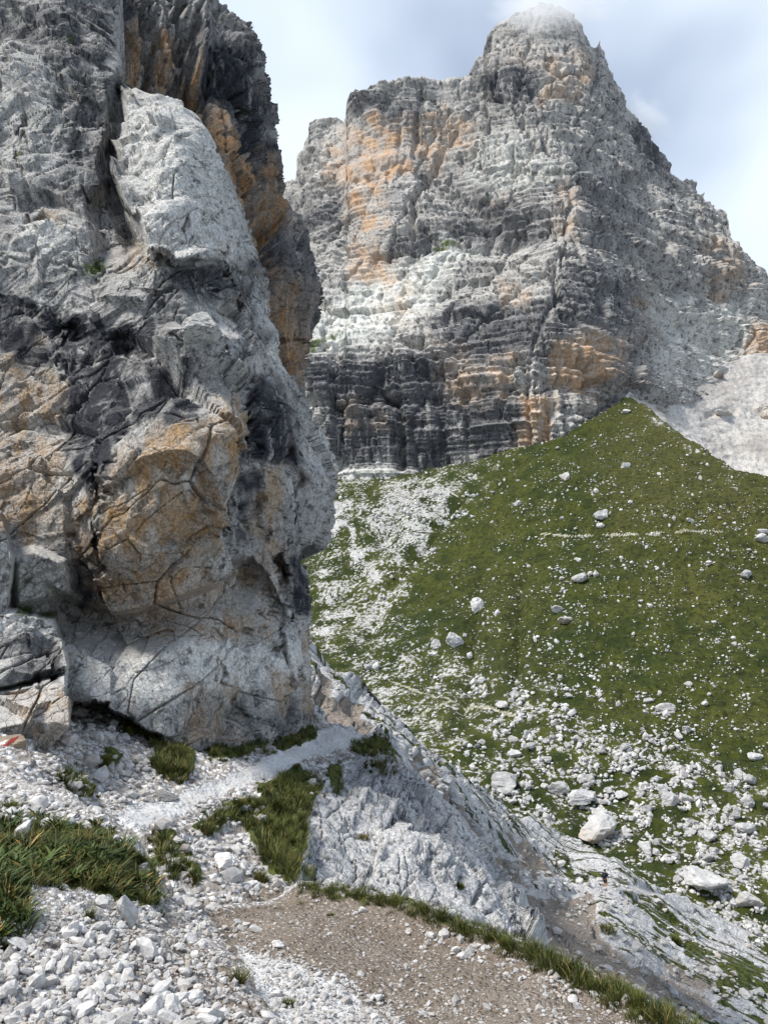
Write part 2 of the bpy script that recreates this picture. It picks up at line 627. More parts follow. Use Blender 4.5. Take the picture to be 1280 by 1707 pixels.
def hillside_material(rot):
    k = NT('streaked scree and turf')
    o = k.map()
    st = k.along(rot, 0.13)
    n1 = k.noise(st, 0.28, 5, 0.6, 0.3)
    n2 = k.noise(st, 1.1, 5, 0.65, 0.2)
    n3 = k.noise(o, 2.2, 4, 0.65)
    n4 = k.noise(o, 7, 3, 0.6)
    rub = k.mix(k.ramp(n3, 0.35, 0.65), (0.46, 0.455, 0.445), (0.70, 0.69, 0.68))
    rub = k.mix(k.ramp(n4, 0.50, 0.68, 0, 0.7), rub, (0.20, 0.19, 0.18))
    rub = k.mix(k.ramp(n2, 0.55, 0.7, 0, 0.6), rub, (0.27, 0.25, 0.22))
    soi = k.mix(k.ramp(n4, 0.35, 0.65), (0.22, 0.18, 0.145), (0.36, 0.315, 0.27))
    g = k.mix(k.ramp(n3, 0.4, 0.6), (0.030, 0.042, 0.007), (0.10, 0.115, 0.025))
    so = k.math('ADD', k.attr('soil'), k.math('MULTIPLY', k.math('SUBTRACT', n1, 0.5), 0.8))
    col = k.mix(k.ramp(so, 0.40, 0.62), rub, soi)
    t = k.math('ADD', k.attr('turf'), k.math('ADD', k.math('MULTIPLY', k.math('SUBTRACT', n2, 0.5), 2.6), k.math('MULTIPLY', k.math('SUBTRACT', n1, 0.5), 1.2)))
    col = k.mix(k.ramp(t, 0.60, 0.74), col, g)
    pth = k.mix(k.ramp(n4, 0.3, 0.7), (0.48, 0.47, 0.45), (0.60, 0.59, 0.58))
    col = k.mix(k.ramp(k.attr('path'), 0.3, 0.6), col, pth)
    h = k.math('ADD', n3, k.math('MULTIPLY', n4, 0.5))
    h = k.math('ADD', h, k.math('MULTIPLY', k.ramp(t, 0.6, 0.74), 0.5))
    return k.finish(col, 0.95, k.bump(h, 0.45, 1.0))


def scree_material():
    k = NT('white scree')
    o = k.map()
    n1 = k.noise(o, 0.05, 4, 0.6)
    n2 = k.noise(o, 0.5, 5, 0.7)
    n3 = k.noise(o, 1.6, 3, 0.6)
    col = k.mix(k.ramp(n1, 0.35, 0.65), (0.40, 0.37, 0.335), (0.56, 0.53, 0.49))
    col = k.mix(k.ramp(n2, 0.48, 0.64, 0, 0.7), col, (0.24, 0.22, 0.20))
    col = k.mix(k.ramp(n3, 0.55, 0.7, 0, 0.6), col, (0.66, 0.63, 0.59))
    return k.finish(col, 0.95, k.bump(k.math('ADD', n2, k.math('MULTIPLY', n3, 0.5)), 0.8, 0.8))


def grass_material(name, a, b, dry):
    k = NT(name)
    t = k.attr('tone')
    col = k.mix(k.ramp(t, 0.0, 0.75), a, b)
    col = k.mix(k.ramp(t, 0.80, 0.95), col, dry)
    k.b.inputs['Subsurface Weight'].default_value = 0.0
    return k.finish(col, 0.6)


M_MEADOW = meadow_material()
M_GROUND = ground_material('rubble and gravel', 0.9, 0.05, 0.45)
M_NEAR = ground_material('near gravel and earth', 0.32, 0.022, 0.0)
M_SCREE = scree_material()
M_GRASS = grass_material('short alpine grass', (0.024, 0.036, 0.006), (0.095, 0.108, 0.020), (0.26, 0.20, 0.07))
M_LEAF = grass_material('alpine leaves', (0.022, 0.038, 0.008), (0.075, 0.105, 0.020), (0.30, 0.19, 0.05))


def plain(name, c, r=0.8):
    k = NT(name)
    n = k.noise(k.map(), 12, 3)
    return k.finish(k.mix(k.ramp(n, 0.3, 0.7), tuple(x * 0.8 for x in c), c), r)


print('setup', round(time.time() - T0, 1))

# ================================================================== MOUNTAIN
TOP = [(200, 430), (430, 330), (465, 307), (478, 300), (490, 297), (494, 285), (500, 262), (510, 235), (516, 222), (517, 207), (530, 200),
       (545, 196), (560, 195), (568, 200), (572, 205), (576, 190), (578, 165), (583, 152), (590, 147), (600, 150), (615, 142),
       (630, 137), (660, 131), (690, 132), (700, 134), (703, 125), (707, 125), (709, 133), (720, 134), (750, 127), (775, 122),
       (783, 120), (792, 103), (805, 88), (812, 62), (820, 45), (835, 32), (845, 25), (860, 17), (880, 10), (900, 6), (925, 8),
       (945, 14), (960, 25), (967, 42), (975, 62), (985, 78), (993, 80), (996, 68), (1000, 78), (1010, 85), (1016, 103),
       (1024, 120), (1030, 145), (1042, 170), (1055, 190), (1080, 215), (1100, 245), (1110, 262), (1118, 270), (1122, 285),
       (1130, 298), (1140, 300), (1150, 296), (1160, 303), (1170, 320), (1176, 317), (1182, 330), (1195, 343), (1208, 350),
       (1216, 370), (1222, 388), (1230, 400), (1240, 420), (1246, 425), (1260, 435), (1280, 455), (1420, 560)]
BOT = [(200, 850), (430, 840), (560, 825), (740, 810), (860, 780), (1050, 715), (1150, 670), (1280, 645), (1420, 610)]
CT = [(500, 800, 340), (430, 800, 345), (200, 820, 365), (200, 500, 430), (560, 790, 335), (740, 780, 322), (860, 740, 310), (920, 735, 303), (1000, 690, 318),
      (1050, 665, 335), (1150, 620, 380), (1280, 600, 418), (1400, 600, 445),
      (520, 590, 352), (650, 580, 347), (760, 560, 335), (940, 550, 316), (1050, 560, 352), (1180, 540, 412), (1280, 480, 455),
      (430, 480, 415), (520, 480, 402), (620, 450, 397), (740, 410, 385), (860, 400, 372), (940, 400, 348), (1050, 400, 392),
      (1130, 320, 470), (1215, 400, 452), (1200, 460, 430),
      (480, 310, 510), (520, 210, 500), (568, 205, 478), (590, 155, 452), (690, 140, 446), (640, 280, 425), (560, 300, 440), (700, 250, 432),
      (780, 130, 452), (800, 250, 412), (930, 280, 382), (1030, 250, 440), (1110, 265, 505), (800, 100, 468),
      (850, 30, 482), (900, 10, 490), (960, 30, 486), (1000, 80, 490), (960, 120, 452), (880, 130, 440), (1420, 565, 470)]
px, py, P = columns_sheet(250, 1420, 740, TOP, BOT, 500, CT, (0.0, 1.0, -0.5), 14, 120, (1.4, 0.8))
n = sheet_normals(P, 14, 0)
p = P.reshape(-1, 3)
w1 = fbm(p / 90, 2) * 5
blk = worley(p / np.array((48, 48, 160)))
zs = p[:, 2] + w1 + (RT[blk[2], 3] - .5) * 10 + 0.06 * p[:, 0]
zs = zs + 5 * perlin(np.stack((zs / 28, zs * 0 + 3.3, zs * 0), 1))


def saw(t, ledge=0.24):
    f = t - np.floor(t)
    return np.where(f < 1 - ledge, f / (1 - ledge), (1 - f) / ledge) - 0.5


am = np.clip(0.7 + 0.9 * perlin(p / 75 + 9), 0.2, 1.4)
am2 = np.clip(0.8 + 1.1 * perlin(p / 26 + 4), 0.1, 1.7)
d = 7.5 * am * saw(zs / 33) + 3.2 * am2 * saw(zs / 11.3 + 0.3, 0.2)
d += 1.5 * saw(zs / 3.9 + perlin(p / 24) * 0.3, 0.3) * np.clip(0.8 + perlin(p / 16 + 2), 0.1, 1.5) + 0.45 * saw(zs / 1.7 + perlin(p / 9) * 0.4, 0.35)
fl = ridged(p / np.array((18, 18, 90)), 3)
d -= 4.5 * sstep(0.80, 0.93, fl)
fl2 = ridged(p / np.array((5.5, 5.5, 34)) + 7, 2)
d -= 1.0 * sstep(0.76, 0.95, fl2) * np.clip(0.6 + perlin(p / 30 + 11), 0, 1)
d += 4.0 * (RT[blk[2], 5] - .5) - 3.0 * np.clip(1 - (blk[1] - blk[0]) / 0.06, 0, 1)
d += fbm(p / 80 + 3, 3) * 5 + fbm(p / 20 + 1, 3) * 0.7


def masonry(z, lat, h, w, seed):
    """beds split by vertical joints, every block standing out by its own amount"""
    i = np.floor(z / h).astype(np.int32)
    u = lat / w + RT[hsh(i, i * 0 + seed, i * 0), 2] * 7
    j = np.floor(u).astype(np.int32)
    k = hsh(i, j, j * 0 + seed)
    e = np.minimum(u - j, j + 1 - u) * w
    return RT[k, 3] - 0.5 - 0.5 * (e < 0.06 * h) - 0.35 * ((z / h - i) < 0.12)


lt = p[:, 0] + 0.4 * p[:, 1] + fbm(p / 25 + 30, 2) * 5
d += masonry(zs, lt, 12.5, 19, 1) * 2.6 + masonry(zs + perlin(p / 22) * 0.8, lt, 4.6, 8.5, 2) * 1.5 + masonry(zs + perlin(p / 14) * 0.4, lt, 1.9, 3.4, 3) * 0.85
d = d.reshape(px.shape)
# the great ledge of slabs is smoother and lies back
slab = inside(px, py, [(515, 560), (560, 500), (600, 470), (680, 440), (740, 405), (800, 400), (720, 480), (690, 540), (600, 580), (520, 590)], 25)
cave = np.maximum(near_line(px, py, [(655, 668), (668, 700), (668, 780)], 9) * 1.2, 0)
cave = cave + 1.6 * near_line(px, py, [(560, 678), (610, 668), (665, 664)], 5)
cave = cave + 1.5 * near_line(px, py, [(985, 636), (1000, 636)], 8) + 1.3 * near_line(px, py, [(630, 702), (642, 703)], 6)
cave = cave + near_line(px, py, [(890, 650), (925, 640)], 4) + 1.5 * near_line(px, py, [(1052, 590), (1050, 650)], 7)
cave = cave + 1.6 * near_line(px, py, [(760, 215), (690, 330), (690, 400)], 8) + 1.6 * near_line(px, py, [(1190, 400), (1195, 450), (1200, 490)], 7)
cave = cave + 2.0 * near_line(px, py, [(1238, 555), (1238, 590)], 6) + 1.2 * near_line(px, py, [(696, 190), (690, 260)], 7)
d = d - 5.0 * cave
d = d * (1 - 0.35 * slab) * (1 - 0.5 * inside(px, py, [(560, 170), (690, 150), (695, 270), (650, 400), (600, 400), (560, 320)], 20)) * 0.85
n = n * np.array((1, 1, 0.35)); n /= np.linalg.norm(n, axis=-1, keepdims=True)
calm = np.ones(px.shape[0]); calm[:-14] = 1 - 0.5 * np.linspace(0, 1, px.shape[0] - 14) ** 12
P = P + n * hold(d * calm[:, None], 14, 0)[..., None]


def blob(px, py, items, soft=16, wob=14):
    """union of polygons with weights; edges wander"""
    r = np.zeros(px.shape)
    q = np.stack((px.ravel() / 40, py.ravel() / 60, px.ravel() * 0), 1)
    wx = (fbm(q, 3) * wob).reshape(px.shape)
    wy = (fbm(q + 50, 3) * wob).reshape(px.shape)
    for wgt, poly in items:
        r = np.maximum(r, wgt * inside(px + wx, py + wy, poly, soft))
    return r


def rc(x0, y0, x1, y1): return [(x0, y0), (x1, y0), (x1, y1), (x0, y1)]


warm = blob(px, py, [
    (1.1, [(560, 200), (690, 195), (692, 270), (650, 310), (640, 370), (600, 400), (575, 330), (555, 300)]),
    (0.85, rc(700, 190, 785, 265)), (0.9, rc(590, 415, 665, 470)), (0.75, rc(905, 95, 965, 165)), (0.5, rc(855, 80, 890, 115)),
    (0.55, rc(925, 300, 965, 385)), (0.6, rc(800, 330, 830, 360)), (0.9, rc(925, 555, 1035, 645)), (1.0, rc(862, 652, 925, 738)),
    (0.85, rc(742, 600, 805, 668)), (0.8, rc(815, 580, 855, 655)), (0.6, rc(605, 668, 655, 715)), (0.75, rc(575, 668, 600, 715)),
    (0.75, rc(825, 470, 880, 512)), (0.5, rc(640, 470, 690, 540)), (0.6, rc(1190, 395, 1235, 505)), (1.0, rc(1245, 540, 1290, 600)), (0.5, rc(1060, 490, 1075, 560)),
    (0.6, rc(720, 560, 780, 600)), (0.4, rc(990, 600, 1050, 680))], 16, 26)
warm = np.maximum(warm * 0.85 * np.clip(0.75 + 1.1 * perlin(np.stack((px.ravel() / 30, py.ravel() / 18, 0 * px.ravel() + 8), 1)).reshape(px.shape), 0.15, 1.15),
    blob(px, py, [(0.9, rc(925, 560, 1020, 640)), (1.0, rc(865, 655, 922, 735)), (0.8, rc(595, 420, 650, 470)), (0.9, rc(1248, 545, 1290, 598)), (0.7, rc(750, 610, 800, 660))], 8, 14))
dark = blob(px, py, [
    (0.85, [(510, 600), (700, 585), (860, 650), (900, 735), (760, 775), (540, 790)]), (0.8, rc(720, 500, 930, 600)), (0.7, rc(920, 440, 1060, 560)),
    (0.75, rc(470, 330, 560, 385)), (0.8, rc(640, 145, 700, 215)), (0.9, rc(785, 118, 895, 170)), (0.7, rc(580, 150, 640, 200)), (0.8, rc(650, 385, 740, 430)),
    (0.7, rc(740, 330, 920, 400)), (0.9, rc(1060, 200, 1120, 290)), (0.55, rc(960, 280, 1080, 440)), (0.6, rc(1000, 560, 1060, 700)), (0.4, rc(700, 260, 800, 330))], 25, 30)
dark = np.maximum(dark, 0.18) * (1 - 0.75 * warm)
pale = np.maximum(slab, blob(px, py, [(0.9, [(540, 775), (640, 770), (660, 800), (540, 815)]), (0.6, rc(780, 240, 880, 310)), (0.8, rc(1090, 500, 1260, 640)), (0.5, rc(880, 260, 930, 300))], 20, 20))
moss = blob(px, py, [(1, [(715, 412), (745, 400), (765, 401), (735, 412)]), (0.9, [(510, 578), (545, 562), (570, 556), (520, 584)])], 3, 3)
mt = Sheet(P, dict(warm=warm, dark=dark, pale=pale, moss=moss))
mountain = mt.build('mountain', M_PEAK)
set_props(mountain, 'tall banded dolomite peak with grey ledges and orange walls behind the meadow', 'mountain', kind='structure')
print('mountain', round(time.time() - T0, 1))

# ================================================================== WHITE SCREE FAN
ST = [(1000, 700), (1050, 652), (1100, 636), (1150, 626), (1200, 610), (1240, 596), (1280, 588), (1420, 556)]
SB = [(1000, 720), (1050, 720), (1420, 900)]
CS = [(1050, 655, 337), (1000, 690, 322), (1150, 632, 378), (1200, 615, 391), (1280, 592, 413), (1420, 560, 440), (1280, 720, 362), (1280, 800, 338),
      (1200, 770, 340), (1110, 700, 342), (1420, 850, 320), (1150, 690, 356)]
px, py, P = columns_sheet(1000, 1420, 220, ST, SB, 150, CS, (0, 1, 0.3), 4, 20)
n = sheet_normals(P, 4, 0)
p = P.reshape(-1, 3)
d = (fbm(p / 25, 4) * 1.6 + fbm(p / 3, 3) * 0.5).reshape(px.shape)
d -= 2.0 * near_line(px, py, [(1180, 692), (1205, 683), (1225, 686)], 7)
P = P + n * hold(d, 4, 0)[..., None]
sh_scree = Sheet(P, {})
o = sh_scree.build('scree_slope', M_SCREE)
set_props(o, 'bright white scree fan below the right flank of the peak', 'scree', kind='structure')

# ================================================================== MEADOW
MT = [(250, 830), (480, 806), (560, 798), (640, 795), (740, 783), (800, 768), (860, 746), (900, 738), (940, 727), (1000, 690), (1040, 664), (1052, 662), (1110, 700),
      (1160, 734), (1200, 760), (1220, 778), (1240, 784), (1280, 795), (1420, 850)]
MB = [(250, 1650), (480, 1650), (1420, 1700)]
CM = [(480, 806, 330), (560, 798, 333), (740, 783, 320), (860, 746, 308), (1000, 690, 315), (1050, 662, 326), (1110, 700, 300), (1200, 760, 272), (1280, 795, 258), (1420, 850, 245),
      (700, 900, 268), (900, 900, 243), (1100, 900, 226), (1280, 900, 226), (560, 950, 268), (700, 1050, 217), (900, 1050, 200), (1100, 1050, 190), (1280, 1050, 188),
      (560, 1100, 215), (640, 1220, 168), (800, 1200, 165), (1000, 1200, 156), (1280, 1200, 153), (830, 1350, 132), (1000, 1400, 125), (1280, 1400, 122), (1100, 1470, 113),
      (1280, 1580, 104), (1000, 1640, 97), (1420, 1400, 122), (1420, 1100, 175), (480, 1300, 150), (480, 1000, 260), (250, 1000, 270), (250, 830, 345), (250, 1300, 160), (600, 1600, 105)]
px, py, P = columns_sheet(250, 1420, 520, MT, MB, 440, CM, (0.1, 1, -0.35), 6, 30, (1.5, 1))
n = sheet_normals(P, 6, 0)
p = P.reshape(-1, 3)
d = (fbm(p / 45, 3) * 2.2 + fbm(p / 9, 3) * 0.7 + fbm(p / 2.2, 2) * 0.42).reshape(px.shape)
# shallow gullies on the left of the fan
for L in ([(760, 850), (660, 960), (600, 1080)], [(700, 800), (640, 900), (560, 1000)], [(800, 960), (790, 1060), (770, 1180)], [(870, 960), (860, 1120)]):
    d -= 2.0 * near_line(px, py, L, 30) ** 2
P = P + n * hold(d, 6, 0)[..., None]
bare = blob(px, py, [(0.72, [(545, 800), (600, 880), (640, 960), (660, 1000), (720, 940), (760, 850), (840, 790), (790, 780), (640, 795)]),
                     (1.0, [(540, 800), (600, 870), (620, 960), (540, 900)]), (0.66, [(500, 900), (640, 920), (690, 1000), (640, 1090), (500, 1080)]),
                     (0.62, [(510, 1080), (700, 1080), (760, 1150), (800, 1300), (620, 1240)]), (0.58, [(780, 1120), (900, 1150), (1000, 1250), (900, 1380), (760, 1300)]),
                     (0.5, [(900, 1180), (1280, 1300), (1280, 1600), (1000, 1450), (850, 1350)]), (0.45, rc(900, 880, 1220, 900)), (0.5, [(880, 735), (1050, 655), (1060, 670), (900, 770), (760, 860)]),
                     (0.42, rc(900, 960, 1010, 1040)), (0.42, rc(880, 890, 960, 930)), (0.40, rc(1060, 910, 1110, 960)), (0.4, rc(1200, 930, 1270, 980)),
                     (0.40, [(880, 1100), (960, 1100), (1000, 1200), (880, 1200)]), (0.9, [(1035, 660), (1070, 662), (1250, 788), (1230, 792)])], 42, 34)
heart = inside(px, py, [(1050, 640), (1290, 790), (1500, 900), (1500, 1280), (1200, 1230), (1000, 1190), (900, 1110), (740, 1060), (690, 960), (760, 870), (860, 770)], 55)
bare = np.maximum(bare, 0.27 + 0.30 * (1 - heart)) + 0.13 * perlin(np.stack((px.ravel() / 40, py.ravel() / 22, 0 * px.ravel() + 4), 1)).reshape(px.shape)
dry = blob(px, py, [(0.8, rc(1000, 690, 1280, 900)), (0.5, rc(1050, 900, 1280, 1000)), (0.5, rc(720, 1130, 880, 1180)), (0.4, rc(780, 940, 900, 1120))], 60, 30)
trail = np.maximum.reduce([near_line(px, py, [(900, 889), (1040, 885), (1130, 885), (1215, 888)], 3.4),
                           near_line(px, py, [(690, 1200), (700, 1188), (752, 1160), (860, 1188)], 4.5), near_line(px, py, [(640, 1130), (690, 1145), (752, 1160)], 4.0)])
trail = trail * np.clip(0.8 + 0.8 * perlin(np.stack((px.ravel() / 25, py.ravel() / 10, 0 * px.ravel()), 1)).reshape(px.shape), 0, 1.1)
lab = (trail > 0.5).astype(int)
sh_meadow = Sheet(P, dict(bare=bare, dry=dry))
kp = NT('trodden pale path')
M_TRAIL = kp.finish(kp.mix(kp.ramp(kp.noise(kp.map(), 1.5, 4), 0.4, 0.6), (0.16, 0.15, 0.09), (0.36, 0.35, 0.29)), 0.95)
a = sh_meadow.build('meadow', M_MEADOW, lab, {0: ('meadow', M_MEADOW), 1: ('path', M_TRAIL)})
set_props(a[0], 'green grassy fan strewn with white boulders below the peak', 'meadow', kind='structure')
set_props(a[1], 'faint pale footpaths crossing the green meadow', 'path', kind='structure')
sh_meadow.index(470, 1400, 640, 1680)
print('meadow', round(time.time() - T0, 1))

# ================================================================== HILLSIDE (the steep slope with the hiker)
HT = [(330, 930), (490, 1068), (525, 1093), (560, 1125), (600, 1160), (640, 1190), (700, 1238), (760, 1288), (830, 1342), (900, 1385), (1000, 1435), (1100, 1482), (1200, 1540), (1280, 1585), (1420, 1660)]
HB = [(330, 1700), (490, 1800), (700, 1950), (1420, 1950)]
CH = [(490, 1068, 52), (525, 1093, 50), (600, 1160, 55), (700, 1238, 62), (830, 1342, 75), (1000, 1435, 90), (1100, 1482, 96), (1280, 1585, 99), (1420, 1660, 100),
      (540, 1170, 31), (560, 1205, 27), (640, 1230, 32), (680, 1260, 32), (760, 1310, 46), (760, 1400, 32), (850, 1450, 48), (940, 1488, 70), (1010, 1480, 78), (900, 1550, 42), (1000, 1600, 47),
      (1100, 1600, 63), (1280, 1700, 62), (1000, 1700, 30), (860, 1600, 29), (700, 1350, 26), (700, 1700, 18), (520, 1500, 16), (1420, 1800, 58), (700, 1950, 11), (1000, 1950, 19), (1420, 1950, 44), (330, 930, 48), (330, 1200, 25), (330, 1700, 12)]
px, py, P = columns_sheet(330, 1420, 480, HT, HB, 360, CH, (0.3, 1, -0.8), 8, 14, (2, 1))
n = sheet_normals(P, 8, 0)
c0 = P[:-8].reshape(-1, 3)
A = np.stack((c0[:, 0], c0[:, 1], np.ones(len(c0))), 1)
gx, gy, _ = np.linalg.lstsq(A, c0[:, 2], rcond=None)[0]
down = np.array((-gx, -gy)) / math.hypot(gx, gy)
ang = math.atan2(down[1], down[0])
print('downhill', down, math.degrees(ang), math.degrees(math.atan(math.hypot(gx, gy))))
p = P.reshape(-1, 3)
al = p[:, 0] * down[0] + p[:, 1] * down[1]
ac = -p[:, 0] * down[1] + p[:, 1] * down[0]
ps = np.stack((al / 5, ac, p[:, 2] * 0), 1)
d = fbm(ps / 7, 3) * 1.1 + fbm(ps / 1.6, 3) * 0.32 + facet(p / np.array((3, 3, 3)), 1.0) * 0.35 + fbm(p / 0.8, 2) * 0.10
d = d.reshape(px.shape)
soil = 1.2 * blob(px, py, [(1, [(528, 1120), (560, 1150), (640, 1215), (560, 1215), (530, 1190)]), (1, [(650, 1250), (700, 1270), (770, 1350), (830, 1430), (900, 1480), (980, 1500), (1020, 1560), (1100, 1660), (960, 1640), (850, 1500), (780, 1400), (700, 1310)]),
                     (0.8, [(840, 1380), (900, 1420), (950, 1470), (880, 1450)]), (0.5, rc(1000, 1600, 1200, 1720))], 14, 14)
turf = blob(px, py, [(0.55, [(525, 1095), (640, 1195), (760, 1300), (700, 1270), (600, 1190)]), (0.75, [(800, 1320), (900, 1400), (1000, 1470), (1010, 1490), (960, 1480), (860, 1400)]),
                     (0.55, [(1000, 1440), (1280, 1590), (1280, 1700), (1150, 1640), (1050, 1540)]), (0.8, [(1020, 1500), (1100, 1540), (1280, 1660), (1280, 1700), (1120, 1600)]), (0.4, rc(500, 1080, 700, 1200)),
                     (0.6, [(1110, 1600), (1200, 1650), (1280, 1707), (1180, 1680)])], 18, 16)
turf = np.maximum(turf * 1.3, 0.50) * (1 - 0.65 * soil)
hp = np.maximum(near_line(px, py, [(850, 1460), (900, 1486), (950, 1492), (1000, 1488), (1040, 1478), (1100, 1496)], 7), near_line(px, py, [(640, 1250), (690, 1262), (740, 1286), (780, 1316)], 4))
d = d * (1 - 0.8 * np.clip(hp * 2, 0, 1)) - 0.5 * soil
P = P + n * hold(d, 8, 0)[..., None]
sh_hill = Sheet(P, dict(soil=soil, turf=turf, path=hp))
M_HILL = hillside_material(ang)
a = sh_hill.build('hillside', M_HILL, (hp > 0.35).astype(int), {0: ('hillside', M_HILL), 1: ('path', M_HILL)})
set_props(a[0], 'steep pale slope of scree with turf stripes falling to the right', 'hillside', kind='structure')
set_props(a[1], 'narrow pale path traversing the steep slope', 'path', kind='structure')
sh_hill.index(480, 1400, 1040, 1760)
print('hillside', round(time.time() - T0, 1))

# ================================================================== MIDDLE GROUND (path round the corner, rubble, gully, rock rib)
GT = [(-60, 1165), (60, 1165), (150, 1165), (300, 1175), (520, 1180), (532, 1204), (560, 1209), (596, 1219), (625, 1232), (650, 1252), (680, 1290), (720, 1325), (760, 1362), (800, 1400), (835, 1445),
      (850, 1480), (862, 1520), (872, 1560), (885, 1610), (1010, 1830)]
GB = [(-60, 1900), (1010, 1900)]
CG = [(200, 1370, 9.0), (250, 1345, 9.8), (330, 1318, 11.2), (420, 1280, 13.2), (480, 1255, 15), (560, 1228, 17.6), (600, 1221, 18.6),
      (-60, 1270, 8.2), (60, 1270, 9.0), (150, 1200, 13.2), (60, 1180, 13.5), (220, 1240, 12.9), (300, 1245, 13.8), (150, 1290, 10.4), (420, 1240, 16.0), (530, 1212, 18.6), (100, 1330, 8.8), (300, 1180, 17), (500, 1185, 21),
      (300, 1400, 9.2), (400, 1370, 10.8), (450, 1330, 12.2), (500, 1290, 14.2), (400, 1450, 8.8), (480, 1450, 9.4), (440, 1500, 7.9), (300, 1470, 7.9), (370, 1520, 7.0), (200, 1500, 7.0), (-60, 1500, 6.6),
      (560, 1270, 15.8), (625, 1255, 17.8), (620, 1350, 13.4), (700, 1320, 15.8), (720, 1420, 12.6), (800, 1420, 15), (640, 1470, 10.6), (780, 1520, 11.4), (845, 1480, 14.8), (870, 1560, 12.8),
      (740, 1540, 10.2), (500, 1520, 7.7), (600, 1600, 7.6), (560, 1420, 11.0), (540, 1340, 12.9), (200, 1640, 5.5), (885, 1650, 10), (-60, 1900, 3.4), (400, 1900, 4.2), (885, 1900, 6.8), (1000, 1840, 10), (1010, 1900, 9)]
px, py, P = columns_sheet(-60, 1010, 560, GT, GB, 440, CG, (0.25, 1, -1.0), 8, 7, (2, 1))
n = sheet_normals(P, 8, 0)
p = P.reshape(-1, 3)
rib = blob(px, py, [(1, [(515, 1370), (560, 1290), (600, 1262), (640, 1262), (690, 1300), (760, 1360), (900, 1480), (900, 1620), (1020, 1800), (1020, 1910), (600, 1910), (500, 1490)])], 14, 10)
path = inside(px, py, [(175, 1385), (215, 1345), (300, 1318), (370, 1300), (440, 1265), (500, 1240), (530, 1213), (560, 1206), (605, 1220), (590, 1243), (520, 1262), (470, 1285), (400, 1310), (330, 1335), (290, 1365), (230, 1395)], 10)
mosspolys = dict(
    corner=[(206, 1196), (240, 1198), (292, 1228), (328, 1268), (326, 1293), (262, 1297), (252, 1250), (212, 1224)],
    base=[(330, 1240), (400, 1225), (450, 1240), (440, 1258), (390, 1265), (372, 1275), (335, 1255)],
    nose=[(445, 1240), (490, 1215), (525, 1200), (532, 1232), (500, 1243), (465, 1254)],
    ledge=[(585, 1240), (620, 1228), (650, 1240), (655, 1262), (665, 1290), (640, 1290), (610, 1275)],
    gully=[(425, 1300), (470, 1290), (500, 1275), (540, 1310), (520, 1345), (515, 1390), (500, 1440), (490, 1475), (470, 1465), (440, 1440), (420, 1410), (405, 1370), (430, 1340)],
    shelf=[(318, 1380), (360, 1355), (400, 1330), (430, 1335), (425, 1370), (390, 1372), (340, 1392)],
    bank=[(255, 1390), (270, 1395), (310, 1440), (338, 1470), (325, 1488), (290, 1470), (262, 1440)],
    rubble=[(80, 1300), (130, 1292), (158, 1312), (155, 1330), (110, 1325)],
    dot=[(160, 1262), (185, 1258), (202, 1270), (190, 1284), (168, 1280)],
    rim=[(536, 1290), (560, 1275), (580, 1300), (560, 1310)],
    cushion=[(505, 1435), (525, 1432), (535, 1450), (515, 1462)])
moss = np.zeros(px.shape)
for q in mosspolys.values():
    moss = np.maximum(moss, blob(px, py, [(1, q)], 6, 6))
soil = blob(px, py, [(0.7, [(370, 1480), (470, 1480), (520, 1500), (420, 1540)]), (0.5, rc(520, 1260, 640, 1290))], 12, 12) * (1 - rib)
rough = 1 - path
d = fbm(p / 1.6, 3) * 0.13 + fbm(p / 0.35, 3) * 0.05 * (0.4 + 0.6 * rough.ravel()) + facet(p / 0.28, 1.2) * 0.05 * rough.ravel() + facet(p / 0.11, 1.2) * 0.022 * rough.ravel()
rr = rib.ravel()
dip = np.array((0.9, 0.6, 1.0))
pr = np.stack((p[:, 0] * 0.8 + p[:, 2] * 0.6, p[:, 1], p[:, 2] * 0.8 - p[:, 0] * 0.6), 1)
fr = fbm(p / 2.5 + 3, 4) * 0.32 + facet(pr / np.array((1.7, 1.5, 1.0)), 1.7, 0.0) * 0.30 + facet(pr / np.array((0.6, 0.55, 0.34)) + 5, 1.8, 0.0) * 0.10
fr += np.clip(0.6 + 1.4 * fbm(p / 1.1 + 9, 2), 0.15, 1.3) * (facet(pr / np.array((0.24, 0.22, 0.13)) + 9, 1.8, 0.0) * 0.048 + facet(pr / np.array((0.1, 0.09, 0.055)) + 2, 1.7, 0.0) * 0.018)
for cell, wd_, dep, sd_ in (((1.6, 1.4, 0.7), 0.04, 0.22, 31), ((0.6, 0.55, 0.3), 0.05, 0.08, 37)):
    c1, c2, ci, _ = worley(pr / np.array(cell) + sd_)
    fr -= dep * np.clip(1 - (c2 - c1) / wd_, 0, 1) * np.where(RT[ci, 6] > 0.45, 1.0, 0.15)
d = d * (1 - rr) + fr * rr
d = d.reshape(px.shape)
d -= 0.35 * near_line(px, py, [(690, 1470), (620, 1468), (600, 1480)], 9) * rib + 0.3 * near_line(px, py, [(740, 1370), (755, 1410), (790, 1440)], 9)
d += 0.06 * moss
P = P + n * hold(d, 8, 0)[..., None]
sh_ground = Sheet(P, dict(path=path, soil=soil, moss=moss, warm=0 * moss, dark=0.14 + 0 * moss, pale=0.45 + 0 * moss))
lab = np.where(rib > 0.5, 2, np.where(path > 0.5, 1, 0))
a = sh_ground.build('ground', M_GROUND, lab, {0: ('ground', M_GROUND), 1: ('path', M_GROUND), 2: ('rock_rib', M_RIB)})
set_props(a[0], 'white rubble slope and gully below the cliff', 'ground', kind='structure')
set_props(a[1], 'trodden white gravel path curving round the cliff foot', 'path', kind='structure')
set_props(a[2], 'pale fissured rock rib below the path', 'rock', kind='structure')
sh_ground.index(-50, 900, 1150, 1650)
print('ground', round(time.time() - T0, 1))

